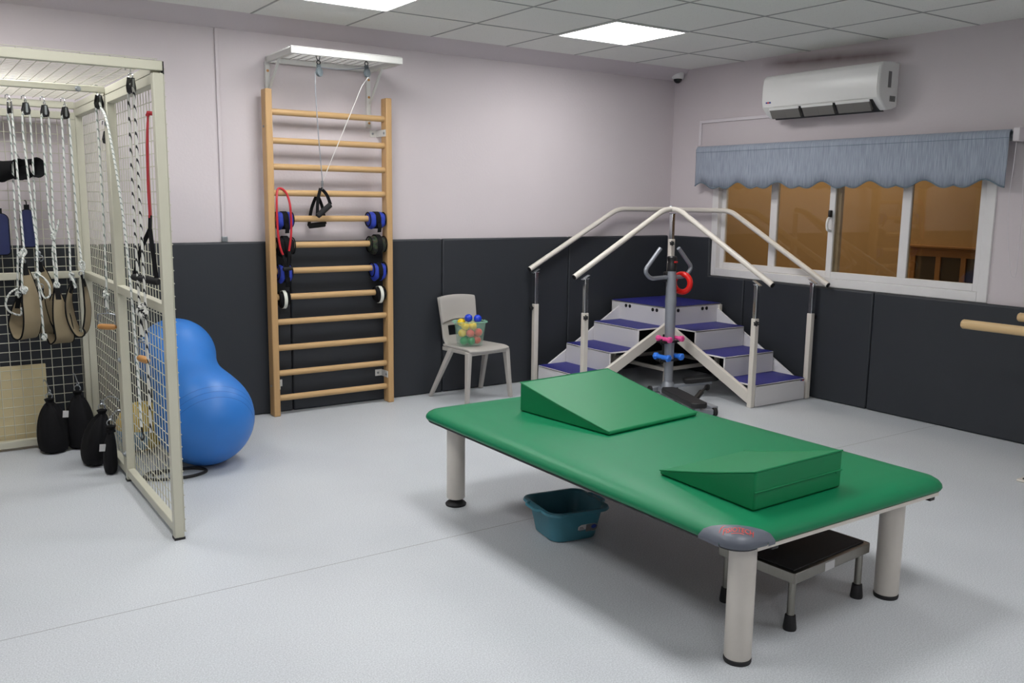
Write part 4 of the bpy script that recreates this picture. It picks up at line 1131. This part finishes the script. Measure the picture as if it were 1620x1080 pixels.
for x, y, z, n in ((-4.67, CYM-h2, CZ-.02, (0, -1, 0)), (xs, -1.25, CZ-.045, (0, 0, -1)), (xs, -1.72, CZ-.045, (0, 0, -1))):
    bm = B(); lathe(bm, [(0, 0), (.013, 0), (.013, .003), (.008, .004), (.008, .012), (0, .012)], (x, y, z), n, 14); P('bolt', bm, M['zinc'], cg)

# ------------------------------------------------------------------ rope sets
def pulley_block(t, x, y, z, top, face=(.35, -.94, 0)):
    """black pulley on a hook under the cage roof"""
    f = Vector(face).normalized(); s = f.cross(Vector((0, 0, 1)))
    bm = B()
    for o_ in (-.0085, .0085):
        prism(bm, [(-.010, .038), (.010, .038), (.020, .0), (.016, -.018), (0, -.024), (-.016, -.018), (-.020, 0)], lambda a, b, n: Vector((x, y, z))+s*a+Vector((0, 0, b))+f*n, o_-.0015, o_+.0015)
    lathe(bm, [(0, -.007), (.018, -.007), (.013, 0), (.018, .007), (0, .007)], (x, y, z-.002), f, 20)
    pb_ = P('pulley', bm, M['black'], t, smooth=40)
    bm = B()
    for o_ in (-.0105, .0105):
        prism(bm, [(-.005, .034), (.005, .034), (.006, -.008), (0, -.013), (-.006, -.008)], lambda a, b, n: Vector((x, y, z))+s*a+Vector((0, 0, b))+f*n, o_-.0006, o_+.0006)
    P('cheek_plate', bm, M['zinc'], pb_)
    bm = B(); torus(bm, (x, y, z+.045), .009, .0028, s, 14, 6)
    tube(bm, spline([Vector((x, y, z+.050)), Vector((x, y, (z+top)/2+.02)), Vector((x, y, top-.006)), Vector((x-.006, y, top+.006)), Vector((x-.016, y, top+.002)), Vector((x-.018, y, top-.014))], 5), .0028, 6); P('hook', bm, M['chrome'], t)
def knot(bm, c, r, seed=0):
    rnd = random.Random(seed); c = Vector(c)
    for k in range(3):
        n = Vector((rnd.uniform(-1, 1), rnd.uniform(-1, 1), rnd.uniform(-.3, .3))).normalized()
        torus(bm, c+Vector((rnd.uniform(-.3, .3), rnd.uniform(-.3, .3), rnd.uniform(-.6, .6)))*r, r*.75, .0058, n, 16, 6)
RR = .0052
def arc_over(x, y, z, a, b):
    """rope over the wheel between strand tops a and b"""
    a, b = Vector(a), Vector(b); m = Vector((x, y, z+.012)); return [a, a*.6+m*.4+Vector((0, 0, .006)), m, b*.6+m*.4+Vector((0, 0, .006)), b]
def rope_set(nm, label, grp, px, py, pz, top, A, Bp, face=(.35, -.94, 0), mat_=None):
    t = thing(nm, label, 'pulley rope', (px, py, pz), 0, grp)
    pulley_block(t, px, py, pz, top, face)
    bm = B(); pts = list(reversed(spline(A, 5))) + arc_over(px, py, pz, A[0], Bp[0])[1:-1] + spline(Bp, 5)
    tube(bm, pts, RR, 8); P('rope', bm, mat_ or M['rope'], t)
    return t
G1 = 'pulley ropes hanging from the cage roof'
TOPR = CZ-.002
t = rope_set('pulley_rope', 'flecked white pulley rope nearest the left photo edge, seen edge-on at its pulley', G1, -4.873, -.27, 1.797, TOPR,
    [(-4.885, -.27, 1.775), (-4.876, -.26, 1.653), (-4.883, -.25, 1.25), (-4.88, -.25, 1.14), (-4.89, -.245, .969), (-4.897, -.245, .86)], [(-4.866, -.28, 1.775), (-4.864, -.29, 1.654), (-4.862, -.31, 1.25), (-4.862, -.34, 1.078)], (.95, -.3, 0))
bm = B(); knot(bm, (-4.868, -.345, 1.075), .018, 1); tube(bm, spline([(-4.870, -.36, 1.07), (-4.884, -.395, 1.0), (-4.888, -.395, .90)], 5), RR, 8); knot(bm, (-4.882, -.395, .895), .016, 2); P('knot', bm, M['rope'], t)
bm = B(); tube(bm, spline([(-4.896, -.25, .89), (-4.935, -.27, .868), (-4.958, -.28, .815), (-4.942, -.28, .774), (-4.893, -.27, .752), (-4.886, -.26, .79)], 6), RR, 8); knot(bm, (-4.897, -.245, .86), .014, 3); P('loose_end', bm, M['rope'], t)
t = rope_set('pulley_rope', 'flecked white pulley rope second from the left, with a small open loop at the slings', G1, -4.801, -.27, 1.800, TOPR,
    [(-4.818, -.27, 1.776), (-4.820, -.27, 1.656), (-4.805, -.30, 1.25), (-4.801, -.32, 1.139), (-4.81, -.36, .968)], [(-4.785, -.265, 1.776), (-4.783, -.26, 1.658), (-4.789, -.25, 1.25), (-4.789, -.25, 1.138), (-4.79, -.25, 1.07)])
bm = B(); knot(bm, (-4.812, -.365, .965), .014, 4); tube(bm, spline([(-4.812, -.37, .965), (-4.79, -.385, .955), (-4.765, -.39, .915), (-4.765, -.39, .86), (-4.79, -.39, .85), (-4.805, -.385, .895), (-4.812, -.375, .95)], 6), RR, 8); P('loop', bm, M['rope'], t)
bm = B(); tube(bm, spline([(-4.812, -.37, .955), (-4.808, -.385, .817), (-4.804, -.385, .65)], 6), RR, 8); knot(bm, (-4.804, -.385, .645), .012, 5); P('loose_end', bm, M['rope'], t)
bm = B(); knot(bm, (-4.79, -.25, 1.068), .010, 6); torus(bm, (-4.782, -.25, 1.045), .016, .0028, (.2, 1, 0), 16, 6); P('ring', bm, M['zinc'], t)
t = rope_set('pulley_rope', 'flecked white pulley rope third from the left, its strands twisted together above a sling', G1, -4.715, -.27, 1.794, TOPR,
    [(-4.732, -.27, 1.770), (-4.732, -.27, 1.66), (-4.725, -.26, 1.25), (-4.714, -.27, 1.161), (-4.724, -.28, 1.072), (-4.721, -.29, .972), (-4.720, -.30, .890)], [(-4.698, -.265, 1.770), (-4.697, -.26, 1.662), (-4.707, -.26, 1.25), (-4.710, -.27, 1.161), (-4.712, -.285, 1.072), (-4.711, -.295, .972), (-4.716, -.30, .890)])
bm = B(); knot(bm, (-4.718, -.30, .91), .016, 8); P('sling_knot', bm, M['rope'], t)
bm = B(); knot(bm, (-4.713, -.275, 1.155), .012, 7); tube(bm, spline([(-4.713, -.28, 1.15), (-4.700, -.29, 1.19), (-4.685, -.29, 1.245)], 4), RR, 8); P('knot', bm, M['rope'], t)
t = rope_set('pulley_rope', 'flecked white pulley rope fourth from the left, carrying the wide open sling', G1, -4.620, -.27, 1.790, TOPR,
    [(-4.638, -.27, 1.766), (-4.637, -.265, 1.664), (-4.641, -.25, 1.25), (-4.638, -.26, 1.136), (-4.645, -.28, .965)], [(-4.603, -.27, 1.766), (-4.601, -.265, 1.666), (-4.595, -.26, 1.25), (-4.592, -.26, 1.135), (-4.588, -.29, 1.02)])
bm = B(); knot(bm, (-4.645, -.285, .955), .014, 9); tube(bm, spline([(-4.645, -.29, .95), (-4.635, -.30, .915), (-4.627, -.305, .885)], 4), RR*1.6, 8); knot(bm, (-4.588, -.295, 1.0), .020, 10); tube(bm, spline([(-4.585, -.30, 1.0), (-4.588, -.305, .96), (-4.590, -.31, .935)], 3), RR, 8); P('knot', bm, M['rope'], t)
# rope with a wooden hand grip by the middle of the cage side
t = rope_set('pulley_rope', 'flecked white pulley rope by the middle cage post, carrying a wooden hand grip', G1, -4.580, -.985, 1.792, TOPR,
    [(-4.588, -.965, 1.77), (-4.588, -.985, 1.40), (-4.590, -.975, .99), (-4.592, -.965, .90)], [(-4.576, -1.01, 1.77), (-4.572, -1.11, 1.70), (-4.566, -1.24, 1.45), (-4.564, -1.33, 1.20), (-4.564, -1.40, .90), (-4.566, -1.44, .60), (-4.568, -1.47, .37)], (.55, -.84, 0))
bm = B(); knot(bm, (-4.592, -.965, .905), .017, 11); tube(bm, [(-4.592, -.965, .90), (-4.592, -.965, .84)], RR*1.7, 8); P('knot', bm, M['rope'], t)
def hand_grip(t, hang, c, ax, L=.092):
    c, ax = Vector(c), Vector(ax).normalized(); a, b = c-ax*L/2, c+ax*L/2; hang = Vector(hang)
    bm = B(); torus(bm, hang+Vector((0, 0, -.010)), .010, .0026, ax, 14, 6)
    up_ = hang-Vector((0, 0, .024)); sh_ = Vector((0, 0, up_.z-c.z-.006))
    tube(bm, fillet([a+ax*.004, a+sh_, up_, b+sh_, b-ax*.004], .008), .0026, 6); P('wire_stirrup', bm, M['zinc'], t)
    bm = B(); tube(bm, [a, a+ax*.006, c-ax*.02, c+ax*.02, b-ax*.006, b], [.008, .0125, .0145, .0145, .0125, .008], 16); P('wooden_grip', bm, M['gripwood'], t)
hand_grip(t, (-4.592, -.965, .845), (-4.597, -.96, .755), (.74, -.67, 0))
bm = B(); tube(bm, spline([(-4.568, -1.47, .37), (-4.566, -1.475, .345), (-4.560, -1.472, .325), (-4.568, -1.468, .31), (-4.576, -1.475, .325)], 4), .004, 6); P('snap_hook', bm, M['black'], t)
t = rope_set('pulley_rope', 'black-flecked white pulley rope at the front corner of the cage with a wooden hand grip', G1, -4.600, -1.772, 1.788, TOPR,
    [(-4.606, -1.748, 1.766), (-4.606, -1.735, 1.40), (-4.606, -1.745, .96), (-4.606, -1.770, .90)], [(-4.595, -1.797, 1.766), (-4.597, -1.805, 1.40), (-4.598, -1.815, .96), (-4.597, -1.80, .60), (-4.595, -1.78, .42)], (.75, -.66, 0), M['ropeblack'])
bm = B(); knot(bm, (-4.604, -1.775, .925), .022, 12); knot(bm, (-4.600, -1.80, .92), .02, 13); tube(bm, spline([(-4.605, -1.775, .91), (-4.606, -1.765, .86), (-4.606, -1.765, .815)], 3), RR*1.7, 8); P('knot', bm, M['ropeblack'], t)
hand_grip(t, (-4.606, -1.765, .818), (-4.606, -1.765, .722), (.15, -.99, 0))
# small pulley on the side mesh
t = thing('mesh_pulley', 'small black pulley hooked to the side mesh of the cage, near its top', 'pulley', (-4.535, -.86, 1.63))
pulley_block(t, -4.532, -.865, 1.640, 1.72, (.2, -.98, 0))
# red band with black handle
t = thing('resistance_band', 'red exercise band with a black handle hanging on the cage side near the front post', 'exercise band', (-4.55, -1.76, 1.4))
bm = B(); band(bm, spline([(-4.545, -1.783, 1.690), (-4.550, -1.775, 1.60), (-4.552, -1.762, 1.45), (-4.552, -1.765, 1.29)], 6), (.45, .9, 0), [.012]*3+[.018+.0008*i for i in range(16)], .006)
tube(bm, [(-4.512, -1.80, 1.693), (-4.545, -1.790, 1.695), (-4.548, -1.783, 1.685)], .008, 8); P('band', bm, M['redweb'], t)
bm = B(); band(bm, spline([(-4.552, -1.765, 1.30), (-4.556, -1.766, 1.24)], 3), (.45, .9, 0), .026, .009)
for e in ((-4.612, -1.712, 1.052), (-4.552, -1.825, 1.040)): band(bm, spline([(-4.556, -1.768, 1.245), (-4.575+(e[0]+4.58)*.6, -1.775+(e[1]+1.768)*.6, 1.15), e], 6), (1, -.25, 0), .017, .004)
P('strap', bm, M['blackcloth'], t)
bm = B(); tube(bm, [(-4.617, -1.703, 1.053), (-4.613, -1.711, 1.052), (-4.551, -1.827, 1.040), (-4.547, -1.835, 1.039)], [.011, .015, .015, .011], 14); P('grip', bm, M['blackhandle'], t)

# ------------------------------------------------------------------ slings
def sling(label, path, wd, w, tabs):
    t = thing('sling', label, 'sling', path[0], 0, 'tan slings hanging in the cage')
    c = spline(path, 7); N = len(c)
    wds = [Vector(wd[0]).lerp(Vector(wd[1]), i/(N-1)).normalized() for i in range(N)]
    ws = [w*min(1, .38+2.6*min(i/(N-1), 1-i/(N-1))) for i in range(N)]
    bm = B(); band(bm, c, wds, ws, .006); P('sling_cloth', bm, M['tan'], t, smooth=60)
    L_, R_2 = band_edges(c, wds, ws); bm = B(); tube(bm, L_, .0042, 6); tube(bm, R_2, .0042, 6); P('binding', bm, M['blackcloth'], t)
    for e, d in ((c[0], c[0]-c[3]), (c[-1], c[-1]-c[-4])):
        bm = B(); d = d.normalized(); k = 0 if e is c[0] else -1
        band(bm, [e-d*.035, e+d*.01, e+d*.03], wds[k], w*.33, .009); tb_ = P('strap_tab', bm, M['blackcloth'], t)
        bm = B(); torus(bm, e+d*.038, .013, .0026, (.2, 1, .1), 14, 6); P('ring', bm, M['zinc'], tb_)
sling('tan sling with black binding, the widest and leftmost one in front', [(-4.868, -.355, 1.0), (-4.857, -.37, .92), (-4.850, -.38, .82), (-4.852, -.38, .72), (-4.868, -.35, .645), (-4.895, -.28, .640), (-4.912, -.245, .70), (-4.908, -.245, .77), (-4.900, -.245, .82)], [(.9, .42, 0), (.75, .66, 0)], .100, 1)
sling('tan sling half hidden behind the leftmost sling, its end strap crossing in front', [(-4.786, -.25, 1.005), (-4.768, -.25, .93), (-4.758, -.25, .84), (-4.762, -.25, .74), (-4.778, -.27, .665), (-4.800, -.31, .70), (-4.806, -.32, .79), (-4.799, -.32, .865)], [(.95, .3, 0), (.9, .42, 0)], .085, 1)
sling('tan sling in the middle, narrow at the top and flaring at its folded foot', [(-4.719, -.315, .862), (-4.716, -.335, .80), (-4.706, -.345, .70), (-4.700, -.335, .62), (-4.722, -.28, .60), (-4.738, -.25, .68), (-4.728, -.25, .78), (-4.719, -.26, .85)], [(.88, .47, 0), (.93, -.36, 0)], .092, 1)
sling('tan sling hanging wide open in a U, rightmost beside the rear cage post', [(-4.650, -.305, .893), (-4.668, -.32, .82), (-4.660, -.32, .72), (-4.628, -.31, .645), (-4.592, -.30, .66), (-4.575, -.30, .76), (-4.581, -.305, .86), (-4.590, -.31, .925)], [(.62, .78, 0), (.42, .9, 0)], .085, 1)

# ------------------------------------------------------------------ cuffs and paddles on the rear mesh
YM = CYB-PW-.012
def belt_roll(label, c, rx, rz, w, tilt):
    t = thing('support_belt', label, 'belt', (c[0], c[1], c[2]), 0, 'rolled black belts on the rear mesh')
    bm = B(); pts = []
    for i in range(34):
        a = -.4+i/33*(2*pi+.9); k = 1-.10*i/33
        pts.append(Vector((c[0]+rx*k*cos(a+tilt), c[1]+.012*cos(a)-.0, c[2]+rz*k*sin(a+tilt))))
    wd = Vector((.80, -.60, .1)).normalized()
    band(bm, pts, wd, w, .007); P('belt', bm, M['blackcloth'], t, smooth=60)
    bm = B(); band(bm, [p+Vector((0, -.004, 0)) for p in pts[-8:]], wd, w*.35, .006); P('strap', bm, M['bag'], t, smooth=60)
belt_roll('broad rolled black support belt on the rear mesh, left of the smaller roll', (-4.888, -.235, 1.495), .046, .044, .105, .3)
belt_roll('smaller rolled black support belt on the rear mesh, right of the broad roll', (-4.792, -.235, 1.508), .042, .044, .070, .9)
bm = B(); tube(bm, spline([(-4.845, -.135, 1.575), (-4.845, -.17, 1.58), (-4.843, -.215, 1.565), (-4.840, -.225, 1.545)], 5), .003, 6)
single(P('wire_hook', bm, M['chrome']), 'small wire hook between the two rolled black belts on the rear mesh', 'hook')
def pad_blade(label, cx, z0, z1, w):
    t = thing('hand_paddle', label, 'padded strap', (cx, YM, z0), 0, 'navy padded straps on the rear mesh')
    r = w*.42
    out = [(cx+w/2-r+r*cos(a), z1-r+r*sin(a)) for a in [pi/2*i/6 for i in range(7)]] + [(cx-w/2+r+r*cos(a), z1-r+r*sin(a)) for a in [pi/2+pi/2*i/6 for i in range(7)]] + \
          [(cx-w/2+r*.6+r*.6*cos(a), z0+r*.6+r*.6*sin(a)) for a in [pi+pi/2*i/5 for i in range(6)]] + [(cx+w/2-r*.6+r*.6*cos(a), z0+r*.6+r*.6*sin(a)) for a in [1.5*pi+pi/2*i/5 for i in range(6)]]
    bm = B(); prism(bm, out, lambda a, b, n: (a, n, b), YM-.012, YM); P('pad', bm, M['navy'], t, bevel=.004, seg=2)
    bm = B(); tube(bm, [(a, YM-.006, b) for a, b in out], .0042, 6, closed=True); P('binding', bm, M['blackcloth'], t)
    bm = B(); band(bm, [(cx, YM-.006, z1-.004), (cx, YM-.006, z1+.028)], (1, 0, 0), .026, .006); tube(bm, spline([(cx, YM-.006, z1+.022), (cx, YM+.004, z1+.045), (cx, CYB+.012, z1+.048)], 4), .003, 6); P('loop', bm, M['blackcloth'], t)
    return t
pad_blade('navy padded strap on the rear mesh behind the pulley ropes, above the slings', -4.820, 1.10, 1.295, .066)
pad_blade('navy padded strap on the rear mesh cut by the left photo edge', -4.948, 1.062, 1.275, .078)

# ------------------------------------------------------------------ sandbags
def sandbag(label, c, r, h, hook, lean=(0, 0), seed=0, tag_=None, seg=30):
    rnd = random.Random(seed); x, y = c
    t = thing('sandbag', label, 'sandbag', (x, y, 0), 0, 'black sandbags on the cage mesh')
    bm = B(); rows = []
    prof = [(0, .002), (.55, .004), (.88, .03), (1.0, .16), (1.02, .34), (.95, .56), (.80, .74), (.58, .88), (.34, .97), (.20, 1.0)]
    ph = [rnd.uniform(0, 6) for _ in range(6)]
    for rr, zz in prof:
        if rr == 0: rows.append([bm.verts.new((x, y, .004))]); continue
        row = []
        for j in range(seg):
            a = 2*pi*j/seg
            k = 1+.05*sin(3*a+ph[0])*(1-.4*zz)+.06*sin(9*a+ph[1]+zz*2)*zz+.03*sin(5*a+ph[2]+zz*4)
            row.append(bm.verts.new((x+rr*r[0]*k*cos(a)+lean[0]*zz*zz, y+rr*r[1]*k*sin(a)+lean[1]*zz*zz, h*zz+.002+.010*sin(4*a+ph[3])*(zz > .4)*zz)))
        rows.append(row)
    for a, b in zip(rows, rows[1:]):
        for j in range(seg):
            if len(a) == 1: bm.faces.new((a[0], b[(j+1) % seg], b[j]))
            else: bm.faces.new((a[j], a[(j+1) % seg], b[(j+1) % seg], b[j]))
    bm.faces.new(rows[-1])
    P('bag', bm, M['bag'], t, smooth=70, sub=1)
    tx, ty = x+lean[0], y+lean[1]
    bm = B(); lathe(bm, [(0, 0), (.024, 0), (.018, .012), (.026, .030), (.010, .036), (0, .034)], (tx, ty, h-.004), n=14); P('gathered_neck', bm, M['blackcloth'], t)
    hk = Vector(hook); bm = B(); torus(bm, (tx, ty, h+.042), .016, .0028, (.3, 1, 0), 16, 6); torus(bm, (tx+.004, ty+.002, h+.066), .011, .0026, (1, .3, 0), 16, 6)
    tube(bm, spline([(tx+.004, ty, h+.072), Vector((tx, ty, h+.09)).lerp(hk, .5)+Vector((0, 0, .01)), hk, hk+Vector((0, 0, -.012))], 5), .0028, 6); P('hook', bm, M['zinc'], t)
    if tag_:
        bm = B(); box(bm, (-.014, -.001, -.018), (.014, .001, .018), Matrix.Translation(tag_) @ Matrix.Rotation(.1, 4, 'Y')); P('tag', bm, M['label'], t, smooth=0)
sandbag('black sandbag on the rear mesh, leftmost, with a white tag', (-4.780, -.285), (.078, .075), .262, (-4.79, CYB-.005, .372), (-.005, .03), 1, (-4.722, -.345, .215))
sandbag('black sandbag on the rear mesh, right of the tagged one, beside the rear cage post', (-4.642, -.265), (.076, .075), .285, (-4.642, CYB-.005, .392), (0, .03), 2)
sandbag('black sandbag leaning on the side mesh, in front of the other bags', (-4.635, -.62), (.070, .115), .255, (CX-.003, -.70, .345), (.045, -.02), 3)
sandbag('small black sandbag squeezed against the side mesh beside the middle cage post', (-4.600, -.845), (.032, .06), .215, (CX-.003, -.86, .310), (.012, 0), 4, (-4.634, -.865, .14))
# pale board behind the rear mesh
bm = B(); box(bm, (-5.45, -.082, .018), (-4.772, -.062, .452)); 
bx = thing('board', 'pale wooden board standing behind the rear mesh, low at the left photo edge', 'board', (-5.1, -.07, 0)); P('panel', bm, M['board'], bx, bevel=.002)
bm = B(); box(bm, (-5.45, -.086, 0), (-4.772, -.058, .020)); P('foot_batten', bm, M['gripwood'], bx)
# notice on the side mesh
bm = B(); box(bm, (CX+.009, -.675, .470), (CX+.0105, -.845, .545)); nt_ = thing('notice', 'small white notice tied to the side mesh beside the middle post', 'notice', (CX+.01, -.76, .5)); P('paper', bm, M['label'], nt_, smooth=0)
bm = B()
for k in range(4): box(bm, (CX+.0085, -.69, .482+k*.014), (CX+.0092, -.83+.02*(k % 2), .486+k*.014))
P('printed_lines', bm, M['greylabel'], nt_, smooth=0)

# ================================================================== BALLS BY THE CAGE
pn = thing('peanut_ball', 'large blue peanut-shaped exercise ball on the floor beside the cage', 'exercise ball', (-4.135, -.93, 0))
c1, c2 = Vector((-4.150, -.935, .2475)), Vector((-4.158, -.425, .490)); ax = (c2-c1); Lc = ax.length; r1, r2 = .2475, .214
bm = B(); prof = []
def pr(s):
    s0, e = .025, Lc-.06
    if s <= s0: return sqrt(max(0, r1*r1-s*s))
    if s >= e: return sqrt(max(0, r2*r2-(s-Lc)**2))
    f = lambda s_, c, r: (sqrt(r*r-(s_-c)**2), -(s_-c)/sqrt(r*r-(s_-c)**2))
    a, da = f(s0, 0, r1); b, db = f(e, Lc, r2); m = .184; sm = s0+(e-s0)*.60
    def herm(t, p0, m0, p1, m1, h): return (2*t**3-3*t*t+1)*p0+(t**3-2*t*t+t)*h*m0+(-2*t**3+3*t*t)*p1+(t**3-t*t)*h*m1
    if s < sm: return herm((s-s0)/(sm-s0), a, da, m, -.08, sm-s0)
    return herm((s-sm)/(e-sm), m, -.08, b, db, e-sm)
K = 90
for i in range(K+1):
    th = i/K; s = -r1+(Lc+r1+r2)*(.5-.5*cos(pi*th))
    rr = pr(s)
    prof.append((rr, s))
for k in (-.17, -.145, -.12, -.095): pass
lathe(bm, prof, c1, ax, 64); P('ball_skin', bm, M['ballblue'], pn, smooth=180)
M['ballgroove'] = mat('blue_rubber_groove', (22, 82, 160), 0.5)
bm = B()
for s in (Lc+.06, Lc+.09, Lc+.12, Lc+.15, -.06, -.09, -.12): torus(bm, c1+ax.normalized()*s, pr(s)-.0006, .0011, ax, 64, 6)
P('moulded_rings', bm, M['ballgroove'], pn)
yb = thing('toy_ball', 'yellow ball with a pale blue patch on the floor behind the cage mesh', 'ball', (-4.368, -.50, 0))
bm = B(); ball(bm, (-4.368, -.50, .136), .136, 40, 24)
M['ballyellow'] = mat('yellow_ball', (224, 190, 84), .45); M['ballpale'] = mat('pale_blue_patch', (136, 176, 206), .45)
me_faces = None
P('ball_skin', bm, M['ballyellow'], yb)
bm = B(); ball(bm, (-4.368, -.50, .136), .1368, 40, 24)
dead = [f for f in bm.faces if not (f.calc_center_median().z < .135 and (f.calc_center_median()-Vector((-4.368, -.50, .136))).normalized().dot(Vector((-.75, -.62, -.25)).normalized()) > .62)]
bmesh.ops.delete(bm, geom=dead, context='FACES'); P('blue_patch', bm, M['ballpale'], yb, smooth=180)
bm = B(); tube(bm, spline([(-4.44, -1.02, .008), (-4.33, -.985, .008), (-4.24, -1.0, .008), (-4.195, -1.05, .008), (-4.205, -1.10, .008), (-4.29, -1.135, .008), (-4.41, -1.12, .008), (-4.48, -1.06, .008), (-4.45, -1.0, .016), (-4.36, -1.03, .022), (-4.30, -1.05, .012)], 8), .0075, 10)
ft = thing('rubber_tubing', 'black rubber tubing lying in a loop on the floor between cage and blue ball', 'tubing', (-4.3, -1.05, 0)); P('tube', bm, M['rubber'], ft)

# ================================================================== CAMERA
cam = bpy.data.cameras.new('camera'); co = bpy.data.objects.new('camera', cam); COL.objects.link(co)
f_, cx_, cy_, cz_, yaw, pit, rol = 1416.187, -5.38521, -5.5553, 1.37839, .59886, -.15677, .01249
cam.sensor_width = 36; cam.sensor_fit = 'HORIZONTAL'; cam.lens = f_/1620*36; cam.clip_start = .05
Fv = Vector((sin(yaw)*cos(pit), cos(yaw)*cos(pit), sin(pit))); Rt = Vector((cos(yaw), -sin(yaw), 0)); Up = Rt.cross(Fv)
c, s = cos(rol), sin(rol); R2 = Rt*c+Up*s; U2 = -Rt*s+Up*c
mw = Matrix((R2, U2, -Fv)).transposed().to_4x4(); mw.translation = Vector((cx_, cy_, cz_)); co.matrix_world = mw
SC.camera = co
w = bpy.data.worlds.new('world'); SC.world = w; w.use_nodes = True
w.node_tree.nodes['Background'].inputs['Color'].default_value = (.02, .02, .022, 1)
SC.view_settings.view_transform = 'Standard'; SC.view_settings.look = 'None'; SC.view_settings.gamma = 1.0
SC.view_settings.use_curve_mapping = False
SC.view_settings.exposure = 0.0
SC.cycles.max_bounces = 10; SC.cycles.diffuse_bounces = 6; SC.cycles.transparent_max_bounces = 16
